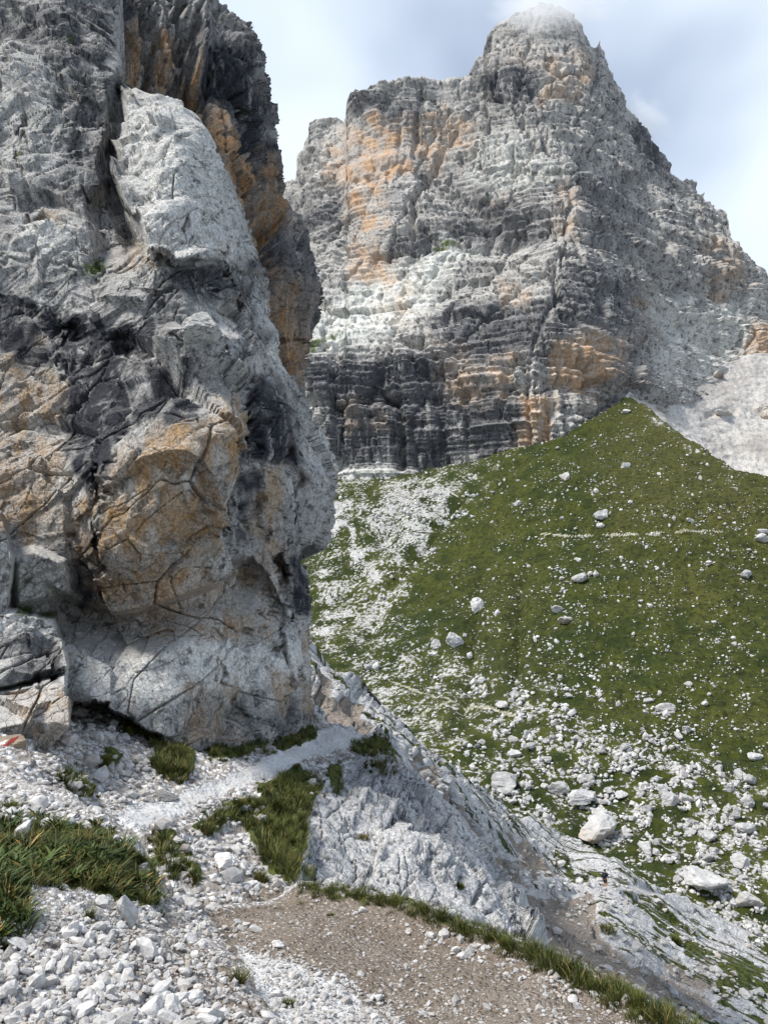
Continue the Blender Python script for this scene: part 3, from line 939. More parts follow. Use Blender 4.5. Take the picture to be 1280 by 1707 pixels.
# ================================================================== FOREGROUND (scree bank, brown path)
FT = [(-80, 1280), (0, 1287), (60, 1305), (110, 1325), (170, 1360), (200, 1392), (240, 1440), (270, 1485), (300, 1512), (350, 1520), (400, 1503), (450, 1488), (500, 1478), (560, 1482),
      (640, 1497), (740, 1530), (820, 1556), (900, 1590), (1000, 1632), (1060, 1665), (1130, 1700), (1180, 1735), (1320, 1800)]
FB = [(-80, 1960), (1320, 1960)]
CF = [(-80, 1285, 7.4), (0, 1290, 7.2), (60, 1305, 6.6), (130, 1340, 6.0), (200, 1392, 5.4), (270, 1485, 5.0), (350, 1522, 5.3), (130, 1480, 4.35), (0, 1450, 4.2), (0, 1600, 3.2), (200, 1600, 3.5), (0, 1707, 2.7),
      (300, 1707, 3.1), (340, 1600, 3.95), (450, 1700, 3.3), (500, 1560, 4.7), (500, 1479, 6.1), (640, 1497, 5.7), (740, 1530, 5.25), (700, 1600, 4.5), (640, 1707, 3.55), (900, 1590, 4.75), (900, 1707, 3.65),
      (1130, 1700, 3.95), (1000, 1632, 4.4), (0, 1960, 1.95), (640, 1960, 2.45), (1280, 1960, 2.75), (1320, 1800, 3.5)]
px, py, P = columns_sheet(-80, 1320, 560, FT, FB, 330, CF, (0.15, 1, -1.6), 10, 1.1, (2, 1))
n = sheet_normals(P, 10, 0)
p = P.reshape(-1, 3)
track = inside(px, py, [(345, 1522), (400, 1506), (480, 1486), (560, 1492), (700, 1524), (860, 1584), (1000, 1642), (1100, 1700), (1200, 1770), (1300, 1970), (560, 1970), (500, 1750), (440, 1640), (390, 1580)], 22)
white = inside(px, py, [(395, 1560), (440, 1575), (520, 1600), (600, 1635), (650, 1670), (690, 1720), (760, 1970), (560, 1970), (500, 1760), (440, 1640)], 16)
edge = near_line(px, py, [(500, 1484), (640, 1505), (740, 1540), (900, 1602), (1000, 1645), (1130, 1712), (1190, 1760)], 26)
bankm = 1 - np.maximum(track, white)
rough = (1 - 0.75 * track)
d = fbm(p / 0.7, 3) * 0.05 + (fbm(p / 0.12, 3) * 0.016 + facet(p / 0.07, 1.1) * 0.014) * rough.ravel() + facet(p / 0.03, 1.0) * 0.004
d = d.reshape(px.shape)
d -= 0.05 * track * (1 - edge) - 0.05 * edge
d = hold(d, 10, 0)
soilb = blob(px, py, [(0.55, [(150, 1560), (330, 1540), (440, 1640), (500, 1720), (560, 1970), (300, 1970), (260, 1700)]), (0.4, rc(-80, 1560, 120, 1620))], 30, 30)
soil = np.clip(np.maximum(track * 1.0 * (1 - white), np.maximum(soilb * bankm, 0.34)), 0, 1)
mossf = np.maximum(blob(px, py, [(1, [(-80, 1380), (60, 1360), (160, 1375), (230, 1430), (265, 1490), (250, 1515), (170, 1490), (60, 1470), (40, 1560), (-80, 1570)])], 10, 12), 0.62 * sstep(0.5, 0.9, edge))
P = P + n * d[..., None]
sh_near = Sheet(P, dict(path=white, soil=soil, moss=mossf * 0.9))
lab = (np.maximum(track, white) > 0.5).astype(int)
a = sh_near.build('ground', M_NEAR, lab, {0: ('ground', M_NEAR), 1: ('path', M_NEAR)})
set_props(a[0], 'white stony bank beside the near path', 'ground', kind='structure')
set_props(a[1], 'brown earth path with a white gravel strip in the foreground', 'path', kind='structure')
sh_near.index(-60, 1300, 1270, 1940)
print('near', round(time.time() - T0, 1))

# ================================================================== LEFT CLIFF


def warped(px, py, a=17):
    q = np.stack((px.ravel() / 28, py.ravel() / 28, px.ravel() * 0 + 2), 1)
    return px + (fbm(q, 3) * a).reshape(px.shape), py + (fbm(q + 40, 3) * a).reshape(px.shape)


def rows_sheet(y0, y1, ny, xl, xr, nx, ctrl, nsk=12, sklen=8.0, skd=(-0.30, 1.0, 0.0), smooth_edge=40):
    """rows y, columns from xl to xr(y), then a skirt turning back behind the edge"""
    ys = np.linspace(y0, y1, ny)[:, None]
    r = curve(xr, ys[:, 0])[:, None]
    t = np.linspace(0, 1, nx)[None]
    px = xl + (r - xl) * t + wig(ys[:, 0], 3.5, 0.8, ny)[:, None] * t ** 16
    py = np.broadcast_to(ys, px.shape).copy()
    Y = tps(ctrl, px, py)
    # rock rounds away from the viewer towards its edge
    e = np.clip(1 - (r - px) / smooth_edge, 0, 1)
    Y = Y + sklen * 0.12 * (1 - np.sqrt(1 - np.minimum(e, 0.999) ** 2))
    P = place(px, py, Y)
    k = (np.arange(1, nsk + 1) / nsk)[None, :, None] ** 1.4
    S = P[:, -1:, :] + k * np.array(skd) * sklen
    P = np.concatenate((P, S), 1)
    px = np.concatenate((px, np.repeat(px[:, -1:], nsk, 1)), 1)
    py = np.concatenate((py, np.repeat(py[:, -1:], nsk, 1)), 1)
    return px, py, P


cliff = bpy.data.objects.new('cliff', None)
COL.objects.link(cliff)
set_props(cliff, 'huge grey and ochre limestone cliff with overhang towering over the path', 'cliff', kind='structure')

# rear wall, streaked black and orange
RX = [(-120, 335), (0, 370), (15, 388), (30, 400), (40, 424), (80, 435), (150, 448), (200, 455), (300, 464), (325, 468), (345, 478), (380, 503), (420, 518), (480, 528), (530, 537), (556, 536), (564, 528),
      (572, 511), (600, 508), (640, 512), (760, 516)]
CR = [(150, -120, 33), (330, -120, 40), (190, 0, 30), (370, 0, 36), (430, 40, 38), (455, 200, 37), (470, 320, 36), (300, 150, 30), (400, 300, 30.5), (520, 400, 35), (537, 540, 34), (510, 560, 33), (440, 500, 28), (500, 640, 30),
      (515, 690, 31), (150, 200, 27), (150, 700, 26), (350, 760, 27), (515, 760, 31), (430, 150, 33.5), (450, 400, 30)]
px, py, P = rows_sheet(-120, 760, 520, 150, RX, 230, CR, 10, 12)
n = sheet_normals(P, 10, 1)
p = P.reshape(-1, 3)
d = fbm(p / np.array((3.0, 3.0, 9)), 4) * 0.75 + facet(p / np.array((2.2, 2.2, 5.5)), 1.3) * 0.5 + facet(p / np.array((0.8, 0.8, 1.8)), 1.3) * 0.24 + facet(p / np.array((0.3, 0.3, 0.5)), 1.2) * 0.10
d -= 0.9 * sstep(0.80, 0.95, ridged(p / np.array((2.6, 2.6, 14)), 3)) + 0.3 * sstep(0.75, 0.95, ridged(p / np.array((0.9, 0.9, 4)) + 4, 2))
d = d.reshape(px.shape)
for L, w, k in (([(235, 0), (255, 60), (240, 150)], 14, 1.3), ([(300, 20), (310, 120), (330, 200)], 12, 1.6), ([(395, 160), (400, 260), (420, 380)], 12, 1.2), ([(450, 380), (460, 440), (455, 480)], 16, 2.0), ([(350, 60), (345, 150)], 10, 1)):
    d -= k * near_line(*warped(px, py), L, w)
d += 1.2 * inside(px, py, [(300, 40), (330, 20), (345, 90), (340, 150), (310, 130)], 14) + 0.3 * inside(px, py, [(455, 350), (490, 370), (535, 480), (535, 560), (470, 450)], 16)
P = P + n * hold(d, 10, 1)[..., None]
warm = 1.0 * blob(px, py, [(1.0, [(300, 110), (330, 130), (400, 250), (440, 400), (450, 500), (420, 480), (370, 300), (320, 200)]), (0.9, rc(200, 40, 235, 150)), (0.8, rc(258, 60, 290, 170)), (1.0, [(420, 250), (450, 260), (475, 480), (510, 640), (490, 650), (440, 480)]),
                     (0.8, [(480, 450), (510, 470), (508, 640), (485, 600)])], 12, 16)
dark = blob(px, py, [(0.8, rc(150, -120, 230, 120)), (0.9, [(330, 60), (430, 50), (455, 200), (465, 330), (420, 330), (380, 220), (330, 150)]), (0.6, rc(400, 400, 540, 560)), (0.9, rc(285, 80, 320, 180)), (0.5, rc(440, 330, 530, 480))], 20, 22)
sh = Sheet(P, dict(warm=warm, dark=np.maximum(1.1 * dark * (1 - 0.55 * warm), 0.30), pale=0 * warm))
sh.build('rear_wall', M_WALL, parent=cliff)['label'] = 'ochre wall with black water streaks'

# main face
MX = [(-120, 190), (0, 196), (100, 204), (140, 206), (148, 240), (152, 265), (165, 298), (185, 318), (200, 330), (230, 350), (260, 370), (300, 385), (330, 396), (365, 415), (400, 424), (480, 441), (560, 457), (600, 472), (650, 500), (700, 526),
      (740, 542), (780, 552), (820, 556), (870, 554), (900, 547), (918, 536), (926, 520), (940, 515), (1000, 514), (1100, 520), (1180, 528), (1215, 532), (1300, 534)]
CC = [(-80, 1280, 11.4), (60, 1260, 11.9), (150, 1210, 13.0), (300, 1240, 13.9), (420, 1238, 16.0), (520, 1205, 17.9), (530, 1290, 18.0), (300, 1300, 13.9),
      (-80, 1000, 12.6), (100, 1040, 13.5), (300, 1060, 13.9), (430, 960, 15.6), (515, 1000, 17.5), (430, 1100, 15.6),
      (-80, 800, 13), (150, 800, 13.4), (300, 820, 13.0), (400, 760, 14), (470, 800, 16.4), (550, 820, 17.6),
      (-80, 600, 14.6), (150, 600, 14.8), (300, 620, 14.4), (430, 620, 16.4), (500, 660, 17.9),
      (-80, 400, 16.2), (100, 420, 15.5), (200, 430, 15.8), (300, 400, 16.3), (400, 420, 18.4), (440, 500, 19.2),
      (-80, 200, 18.6), (100, 200, 18.6), (190, 250, 19.0), (300, 250, 18), (370, 280, 19.5),
      (-80, 0, 22), (100, 0, 22), (196, 0, 24), (-80, -120, 24.5), (190, -120, 26.5)]
px, py, P = rows_sheet(-120, 1300, 960, -90, MX, 400, CC, 12, 9)
n = sheet_normals(P, 12, 1)
p = P.reshape(-1, 3)
# authored relief (towards the viewer = positive), metres
f = np.zeros(px.shape)
wx, wy = warped(px, py)
thin = np.clip(0.6 + 0.9 * perlin(np.stack((px.ravel() / 45, py.ravel() / 45, 0 * px.ravel()), 1)), 0.05, 1.2).reshape(px.shape)
flake = inside(px, py, [(206, 152), (222, 147), (262, 149), (310, 182), (352, 240), (383, 300), (418, 370), (440, 460), (390, 440), (330, 425), (290, 420), (245, 405), (228, 345), (202, 322), (187, 290), (205, 240)], 5)
f += flake * (1.3 - 0.9 * sstep(200, 400, px)) 
f -= 1.5 * near_line(px, py, [(198, 140), (196, 220), (180, 285), (196, 335), (222, 400)], 20) * (1 - flake)
f -= 1.2 * inside(px, py, [(150, 330), (185, 310), (222, 390), (215, 415), (165, 415)], 14)
for L, w, k in (
        ([(0, 140), (38, 185), (33, 260), (44, 350), (40, 400)], 7, .5), ([(75, 100), (120, 210), (135, 300), (178, 380)], 6, .35), ([(130, 120), (170, 200), (190, 280)], 6, .3),
        ([(0, 500), (80, 530), (150, 560), (215, 575), (260, 560)], 16, .6), ([(105, 560), (115, 640), (110, 720)], 8, .4), ([(215, 580), (205, 700), (190, 800)], 8, .3),
        ([(165, 790), (160, 860), (175, 910)], 10, .6), ([(120, 905), (125, 1000)], 14, .5), ([(170, 900), (172, 990)], 8, .35),
        ([(425, 640), (415, 760), (395, 860), (375, 925)], 12, .8), ([(445, 700), (440, 800), (455, 900)], 8, .5), ([(480, 940), (468, 1000), (455, 1080)], 11, 1.0), ([(450, 980), (448, 1060)], 8, .7),
        ([(478, 640), (500, 760), (500, 880)], 8, .5), ([(310, 350), (316, 395)], 5, .5), ([(260, 430), (300, 470), (250, 530)], 6, .3), ([(375, 420), (372, 500), (390, 545)], 8, .6), ([(300, 590), (420, 640)], 5, .4),
        ([(400, 1060), (470, 1085), (485, 1180)], 8, .5), ([(355, 1095), (390, 1150), (405, 1220)], 6, .3), ([(60, 420), (0, 440)], 8, .4), ([(90, 420), (150, 440), (200, 430)], 8, .4), ([(290, 600), (350, 610), (370, 590)], 6, .4)):
    f -= 0.75 * k * thin * near_line(wx, wy, L, w * 1.2)
# overhang and its foot
oh = curve([(-90, 930), (60, 960), (120, 1000), (200, 1020), (260, 1002), (330, 970), (400, 940), (440, 930), (470, 1000), (560, 1000)], px)
f -= 0.9 * sstep(-4, 12, py - oh) * sstep(100, 20, py - oh) * sstep(60, 120, px) * sstep(480, 430, px)
f += (0.30 + 0.35 * sstep(1080, 1200, py)) * sstep(1052, 1092, py + 0.05 * (px - 250)) * sstep(90, 140, px) * sstep(535, 500, px)
f += 0.8 * inside(px, py, [(130, 640), (260, 600), (400, 680), (425, 760), (380, 900), (200, 960), (110, 860)], 90)
f += 0.6 * inside(px, py, [(270, 590), (300, 560), (400, 560), (420, 620), (340, 640)], 15) + 0.4 * inside(px, py, [(290, 415), (350, 410), (360, 440), (310, 440)], 8)
# near block low on the left
blk = inside(px, py, [(-120, 840), (0, 850), (12, 880), (22, 930), (18, 1010), (60, 1022), (92, 1032), (104, 1060), (106, 1130), (96, 1180), (92, 1240), (60, 1320), (-120, 1320)], 4)
f += blk * np.where(py > 1020, 2.4, 1.9)
f -= 0.5 * near_line(px, py, [(-20, 1150), (50, 1140), (100, 1135)], 6) * blk
f += 0.6 * inside(px, py, [(20, 925), (60, 915), (110, 935), (120, 990), (30, 1010)], 8)
ctc = curve([(-90, 1310), (50, 1285), (88, 1240), (104, 1190), (170, 1184), (215, 1198), (290, 1234), (330, 1252), (440, 1246), (500, 1226), (532, 1208)], px) + 4 * wig(px[0], 1, 1, 3)[None]
f -= 2.2 * sstep(0, 14, py - ctc)
d = fbm(p / np.array((2.6, 2.6, 3.2)) + 4, 4) * 0.34
pw = p + np.stack((fbm(p / 0.9 + 8, 2), fbm(p / 0.9 + 21, 2), fbm(p / 0.9 + 33, 2)), 1) * 0.012
ca, sa = math.cos(0.75), math.sin(0.75)
pt = np.stack((pw[:, 0] * ca + pw[:, 2] * sa, pw[:, 1], -pw[:, 0] * sa + pw[:, 2] * ca), 1)     # bedding that dips to the right
rg = np.clip(0.55 + 1.5 * fbm(p / 1.3 + 50, 2), 0.10, 1.35)
d += fbm(p / np.array((0.9, 0.9, 1.2)) + 70, 3) * 0.10
d += facet(pt / np.array((1.6, 1.5, 2.3)), 1.7, 0.0, 0.05) * 0.34 + facet(pt / np.array((0.75, 0.7, 0.60)) + 3, 1.8, 0.0, 0.05) * 0.10
d += rg * (facet(pt / np.array((0.30, 0.27, 0.18)) + 6, 1.8, 0.0, 0.08) * 0.050 + facet(pt / np.array((0.12, 0.11, 0.065)) + 1, 1.7, 0.0) * 0.021)
for cell, wd, dep, sd in (((2.2, 2.0, 0.9), 0.03, 0.20, 2), ((1.0, 0.9, 0.42), 0.03, 0.08, 12)):
    c1, c2, ci, _ = worley(pt / np.array(cell) + sd)
    d -= dep * np.clip(1 - (c2 - c1) / wd, 0, 1) * np.where(RT[ci, 6] > 0.6, 1.0, 0.1)
d = d.reshape(px.shape)
smooth = inside(px, py, [(120, 1065), (500, 1065), (520, 1200), (300, 1225), (120, 1180)], 30)
d = d * (1 - 0.35 * smooth) * (1 - 0.45 * sstep(0.78, 1.0, np.linspace(0, 1, px.shape[1]))[None])
P = P + n * hold(d, 12, 1)[..., None]
vdir = -place(px, py, 1.0); vdir /= np.linalg.norm(vdir, axis=-1, keepdims=True)
f[:, -12:] = f[:, -13:-12]
P = P + vdir * f[..., None]
warm = blob(px, py, [(0.75, [(-90, 600), (60, 590), (110, 640), (110, 760), (125, 900), (60, 900), (-90, 880)]), (0.85, [(130, 840), (200, 760), (330, 690), (400, 660), (428, 690), (425, 780), (390, 880), (330, 950), (250, 1000), (160, 1010), (130, 930)]),
                     (1.0, [(335, 720), (415, 680), (425, 770), (380, 880), (340, 950), (180, 1005), (180, 950), (320, 860)]), (0.6, [(130, 1000), (440, 940), (450, 1060), (200, 1070)]), (0.7, [(440, 800), (480, 760), (480, 960), (450, 1000)]),
                     (0.6, [(210, 390), (240, 385), (250, 430), (200, 430)]), (0.8, rc(60, 330, 100, 370)), (0.6, rc(365, 390, 385, 420)), (0.6, rc(372, 490, 390, 540)), (0.7, rc(15, 1150, 100, 1250)), (0.5, rc(300, 1140, 400, 1240)), (0.7, rc(450, 1120, 480, 1180)),
                     (0.5, rc(210, 1040, 260, 1090)), (0.8, rc(510, 1050, 530, 1200)), (0.5, rc(50, 540, 75, 590))], 14, 18)
dark = blob(px, py, [(1.0, [(112, 570), (215, 565), (212, 660), (205, 750), (170, 840), (125, 800), (108, 700)]), (0.8, [(-90, 470), (150, 520), (280, 560), (200, 620), (0, 590)]), (0.7, [(215, 580), (330, 640), (330, 780), (290, 720), (215, 700)]), (0.75, rc(430, 640, 520, 770)),
                     (0.9, [(118, 900), (170, 895), (170, 1000), (125, 1005)]), (0.7, rc(470, 930, 520, 1010)), (0.45, rc(-90, 0, 200, 330)), (0.6, [(420, 780), (450, 780), (440, 860), (400, 930)]), (0.5, rc(0, 1060, 100, 1150)), (0.5, rc(250, 420, 440, 600)), (0.45, rc(400, 1100, 530, 1220))], 16, 20)
pale = blob(px, py, [(0.8, [(200, 150), (300, 170), (400, 350), (420, 440), (250, 420), (210, 300)]), (1.0, [(110, 1060), (500, 1070), (520, 1140), (330, 1160), (150, 1190), (110, 1150)]), (0.5, [(-90, 60), (80, 80), (120, 300), (-90, 330)]), (0.7, [(30, 360), (110, 350), (150, 420), (20, 430)]),
                     (0.6, rc(20, 920, 120, 1010)), (0.6, rc(-90, 1020, 100, 1060)), (0.5, [(440, 520), (560, 740), (550, 860), (510, 760), (430, 600)]), (0.6, rc(300, 520, 400, 580))], 20, 20)
sn = fbm(np.stack((px.ravel() / 34, py.ravel() / 60, 0 * px.ravel() + 6), 1), 4).reshape(px.shape)
warm = warm * np.clip(0.95 + 1.0 * sn, 0.2, 1.15)
dark = dark * np.clip(1.2 - 0.9 * sn, 0.4, 1.3)
dark = np.maximum(np.minimum(dark * 1.35, 1), 0.22) * (1 - 0.5 * warm) * (1 - 0.6 * pale)
moss = blob(px, py, [(1, rc(140, 415, 175, 432)), (1, rc(112, 55, 122, 66)), (1, rc(30, 1008, 60, 1022)), (0.9, rc(68, 1018, 92, 1028)), (0.8, rc(28, 258, 42, 270))], 4, 4)
sh_cliff = Sheet(P, dict(warm=warm, dark=dark, pale=pale, moss=moss))
fl_lab = np.where(flake > 0.5, 1, np.where(blk > 0.5, 2, 0))
a = sh_cliff.build('main_face', M_CLIFF, fl_lab, {0: ('main_face', M_CLIFF), 1: ('rock_flake', M_CLIFF), 2: ('rock_block', M_CLIFF)}, parent=cliff)
a[1]['label'] = 'pale pointed rock flake leaning on the face'
a[2]['label'] = 'nearer grey rock block at the foot'
sh_cliff.index(-80, 560, -100, 1290)
print('cliff', round(time.time() - T0, 1))

# ================================================================== BOULDERS AND STONES


def ico(sub):
    bm = bmesh.new()
    bmesh.ops.create_icosphere(bm, subdivisions=sub, radius=1.0)
    V = np.array([v.co[:] for v in bm.verts])
    Fc = np.array([[v.index for v in f.verts] for f in bm.faces])
    bm.free()
    return V, Fc


ICO = {s: ico(s) for s in (1, 2, 3, 4, 5)}


def rock_shape(seed, sub, planes=13, rough=0.05, flat=0.75):
    r = np.random.default_rng(seed)
    V, Fc = ICO[sub]
    nn = r.normal(size=(planes, 3)); nn /= np.linalg.norm(nn, axis=1, keepdims=True)
    dd = r.uniform(0.45, 0.95, planes)
    dots = np.maximum(V @ nn.T, 1e-3)
    rad = np.minimum((dd / dots).min(1), 1.15)
    Q = V * rad[:, None]
    if sub >= 3:
        Q = Q + V * (fbm(Q * 2.3 + seed, 4) * rough + facet(Q * 2.2 + seed, 1.2) * rough * 1.3)[:, None]
    sc = np.array((r.uniform(0.8, 1.25), r.uniform(0.75, 1.1), flat * r.uniform(0.8, 1.15)))
    Q = Q * sc
    Q /= np.abs(Q[:, 0]).max()
    return Q, Fc


def rock_mesh(name, seed, sub, mat, warm=0.0, smooth=False, **kw):
    Q, Fc = rock_shape(seed, sub, **kw)
    wa = np.clip(warm * (0.6 - Q[:, 2]), 0, 1)
    o = mesh_from(name, Q, Fc, mat, dict(warm=wa), smooth=smooth)
    me = o.data
    bpy.data.objects.remove(o)
    return me


def put(me, name, pos, scale, rot, **props):
    o = bpy.data.objects.new(name, me)
    o.location = pos
    o.scale = scale
    o.rotation_euler = rot
    COL.objects.link(o)
    set_props(o, **props)
    return o


# named boulders: pixel centre of the foot, width in px, height ratio, warm, label
BIG = [
    (755, 1078, 42, 0.75, 0.0, 'largest white boulder alone on the left of the meadow'),
    (726, 1080, 20, 0.7, 0.0, 'small white boulder just left of the largest lone meadow boulder'),
    (722, 1093, 17, 0.7, 0.0, 'low white boulder below the lone pair on the left of the meadow'),
    (1004, 866, 34, 0.9, 0.1, 'tall upright grey boulder high in the middle of the meadow'),
    (1003, 878, 18, 0.8, 0.0, 'pale boulder touching the foot of the tall upright boulder'),
    (940, 1038, 34, 0.6, 0.9, 'brown tilted slab boulder in the middle of the meadow'),
    (928, 1022, 26, 0.7, 0.0, 'white boulder directly above the brown tilted slab'),
    (1112, 1190, 46, 0.7, 0.5, 'big cracked boulder with brown flank on the lower meadow'),
    (1270, 902, 34, 0.7, 0.2, 'pale split boulder at the right edge beside the meadow path'),
    (1268, 890, 26, 0.7, 0.1, 'boulder above the split boulder at the right edge'),
    (1042, 780, 24, 0.75, 0.0, 'white rounded boulder below the top of the green fan'),
    (937, 800, 25, 0.75, 0.5, 'brownish boulder near the foot of the orange wall'),
    (1042, 688, 20, 0.5, 0.0, 'flat pale boulder just below the tip of the green fan'),
    (862, 843, 16, 0.7, 0.0, 'small triangular white boulder high on the left of the fan'),
    (795, 1018, 30, 0.7, 0.0, 'white boulder trio alone in the left half of the green'),
    (1243, 962, 30, 0.6, 0.0, 'white boulder heap near the right edge of the meadow'),
    (1000, 1398, 82, 0.75, 0.9, 'huge brown sided boulder at the lower edge of the boulder field'),
    (972, 1340, 66, 0.55, 0.1, 'large pale slab boulder behind the huge brown sided one'),
    (925, 1320, 52, 0.55, 0.1, 'layered pale boulder left of the large slab'),
    (838, 1318, 54, 0.6, 0.0, 'bright white block at the upper end of the steep slope'),
    (1168, 1478, 100, 0.42, 0.25, 'long flat white topped boulder at the valley bottom'),
    (1245, 1508, 56, 0.75, 0.4, 'angular boulder right of the long flat one'),
    (1180, 1400, 30, 0.6, 0.0, 'pale boulder above the long flat one'),
    (1258, 1265, 32, 0.65, 0.0, 'pale rounded boulder at the right edge of the lower meadow'),
    (1250, 1306, 34, 0.7, 0.1, 'upright boulder at the right edge below the rounded one'),
    (1246, 1345, 30, 0.6, 0.0, 'white boulder at the right edge in the boulder field'),
    (1243, 1386, 38, 0.6, 0.0, 'broad white boulder at the right edge above the valley'),
    (1115, 1338, 44, 0.55, 0.1, 'wide low boulder in the middle of the boulder field'),
    (858, 1262, 28, 0.6, 0.0, 'white block near the valley left of the boulder field'),
    (1082, 1170, 22, 0.7, 0.0, 'white boulder just left of the big cracked boulder'),
    (1150, 870, 20, 0.6, 0.0, 'small white boulder above the meadow path on the right'),
    (967, 968, 34, 0.5, 0.0, 'flat heap of white boulders in the upper middle meadow'),
    (1040, 1250, 24, 0.6, 0.0, 'white boulder above the wide low boulder'),
    (1235, 1440, 34, 0.6, 0.1, 'pale block at the right edge above the angular boulder'),
]
for i, (x, y, w, hr, wm, lb) in enumerate(BIG):
    sh = sh_meadow
    pos, nn, ok = sh.at([x], [y])
    pos = pos[0]
    s = w / F * pos[1] * 0.44
    me = rock_mesh('boulder', 100 + i, 4, M_BOULDER, wm, planes=9, rough=0.075, flat=1.0)
    put(me, 'boulder', (pos[0], pos[1], pos[2] + s * hr * 0.45), (s, s * 0.85, s * hr * 1.15), (random.uniform(-.15, .15), random.uniform(-.15, .15), random.uniform(-.4, .4)),
        label=lb, cat='boulder', group='boulders on the meadow')

SHORT = ['largest lone boulder on the left', 'small boulder beside the largest lone one', 'low boulder below the lone pair', 'tall upright grey boulder', 'pale boulder under the tall upright one', 'brown tilted slab',
         'white boulder above the brown slab', 'big cracked boulder', 'split boulder at the right edge', 'boulder above the right split one', 'rounded boulder below the fan tip', 'brownish boulder below the orange wall',
         'flat boulder at the fan tip', 'triangular white boulder', 'boulder trio on the left', 'boulder heap near the right edge', 'huge brown sided boulder', 'large pale slab', 'layered pale boulder', 'bright white block on the slope',
         'long flat valley boulder', 'angular valley boulder', 'pale boulder above the long one', 'rounded right edge boulder', 'upright right edge boulder', 'right edge field boulder', 'broad right edge boulder', 'wide low boulder',
         'block left of the field', 'boulder beside the cracked one', 'boulder above the meadow path', 'flat heap in the upper meadow', 'boulder above the wide low one', 'pale right edge block']
ORD = ['nearest', 'second nearest', 'third nearest', 'fourth nearest', 'fifth nearest', 'sixth nearest', 'seventh nearest', 'eighth nearest', 'ninth nearest', 'tenth nearest', 'eleventh nearest', 'twelfth nearest', 'thirteenth nearest',
       'fourteenth nearest', 'fifteenth nearest', 'sixteenth nearest', 'seventeenth nearest', 'eighteenth nearest', 'nineteenth nearest', 'twentieth nearest']
ORD += ['twenty-' + o_ for o_ in ('first', 'second', 'third', 'fourth', 'fifth', 'sixth', 'seventh', 'eighth', 'ninth')]
ORD = [o_ if 'nearest' in o_ else o_ + ' nearest' for o_ in ORD] + [f'thirty-{o_} nearest' for o_ in ('first', 'second', 'third', 'fourth', 'fifth', 'sixth', 'seventh', 'eighth', 'ninth')]


def count_out(xy, marks, shorts, noun):
    """a label for every point: its rank among those on one side of its closest landmark"""
    xy, marks = np.asarray(xy, float), np.asarray(marks, float)
    dx = xy[:, None, 0] - marks[None, :, 0]; dy = xy[:, None, 1] - marks[None, :, 1]
    ds = np.hypot(dx, dy)
    near = ds.argmin(1)
    bins = {}
    for i, j in enumerate(near):
        a, b = dx[i, j], dy[i, j]
        side = ('right of' if a > 0 else 'left of') if abs(a) > abs(b) else ('below' if b > 0 else 'above')
        bins.setdefault((j, side), []).append((ds[i, j], i))
    out = [None] * len(xy)
    for (j, side), l in bins.items():
        for r_, (_, i) in enumerate(sorted(l)):
            out[i] = f"{ORD[min(r_, len(ORD) - 1)]} {noun} {side} the {shorts[j]}"
    return out


# scattered boulders: density in photo pixels, measured off the picture
DENS = [(6.0, [(560, 830), (640, 900), (680, 990), (740, 930), (790, 860), (850, 800), (780, 785), (640, 800)], 3.2),
        (3.0, [(540, 900), (640, 930), (690, 1010), (640, 1090), (520, 1080)], 3.0),
        (3.0, [(520, 1080), (700, 1090), (780, 1160), (800, 1300), (620, 1230)], 3.8),
        (5.0, [(780, 1130), (900, 1130), (980, 1230), (1000, 1400), (860, 1360), (780, 1290)], 6.0),
        (9.0, [(960, 1210), (1090, 1230), (1280, 1330), (1280, 1580), (1120, 1470), (990, 1420)], 6.0),
        (3.5, [(880, 1080), (960, 1060), (1040, 1180), (900, 1200)], 4.5), (4.0, [(900, 880), (970, 880), (970, 1050), (910, 1030)], 4.5),
        (2.5, rc(1060, 1150, 1200, 1260), 5.5), (1.6, [(860, 760), (1050, 670), (1280, 800), (1280, 1250), (900, 1100), (760, 1050)], 2.8),
        (5.0, [(860, 760), (1050, 670), (1280, 800), (1280, 1300), (900, 1250), (640, 1150), (700, 980)], 1.9), (1.0, rc(640, 1000, 900, 1130), 3.0), (1.6, rc(860, 790, 1010, 850), 3.4)]
cand = []
for dn, poly, sz in DENS:
    q = np.array(poly)
    x0, y0, x1, y1 = q[:, 0].min(), q[:, 1].min(), q[:, 0].max(), q[:, 1].max()
    m = int((x1 - x0) * (y1 - y0) * dn / 130)
    xs = RNG.uniform(x0, x1, m); ys = RNG.uniform(y0, y1, m)
    k = inside(xs, ys, poly, 25)
    cl = perlin(np.stack((xs / 34, ys / 24, xs * 0 + dn), 1))
    keep = RNG.random(m) < k * np.clip(0.22 + 1.9 * cl, 0.03, 1)
    ss = sz * np.exp(RNG.normal(0, 0.50, m)) * 0.95
    cand.append(np.stack((xs, ys, ss), 1)[keep])
cand = np.concatenate(cand)
cand[:, 2] = np.clip(cand[:, 2], 1.3, 24)
cand = cand[np.argsort(-cand[:, 2])]
pos, nn, ok = sh_meadow.at(cand[:, 0], cand[:, 1])
cand, pos, nn = cand[ok], pos[ok], nn[ok]
size = cand[:, 2] / F * pos[:, 1] * 0.5
PROTO = [rock_mesh('boulder', 300 + i, 3, M_BOULDER, 0.25 if i % 3 == 0 else 0.0, planes=12, rough=0.05, flat=0.95) for i in range(12)]
NI = 266
def region(x, y):
    if x < 720 and y < 1090: return 'small white boulder in the stony gully on the left of the meadow', 'boulders in the stony gully'
    if y > 1180: return 'white boulder in the crowded boulder field at the valley bottom', 'boulders in the boulder field'
    return 'white boulder scattered on the green fan', 'boulders scattered on the green fan'
blabel = count_out(cand[:NI, :2], [b[:2] for b in BIG], SHORT, 'white boulder')
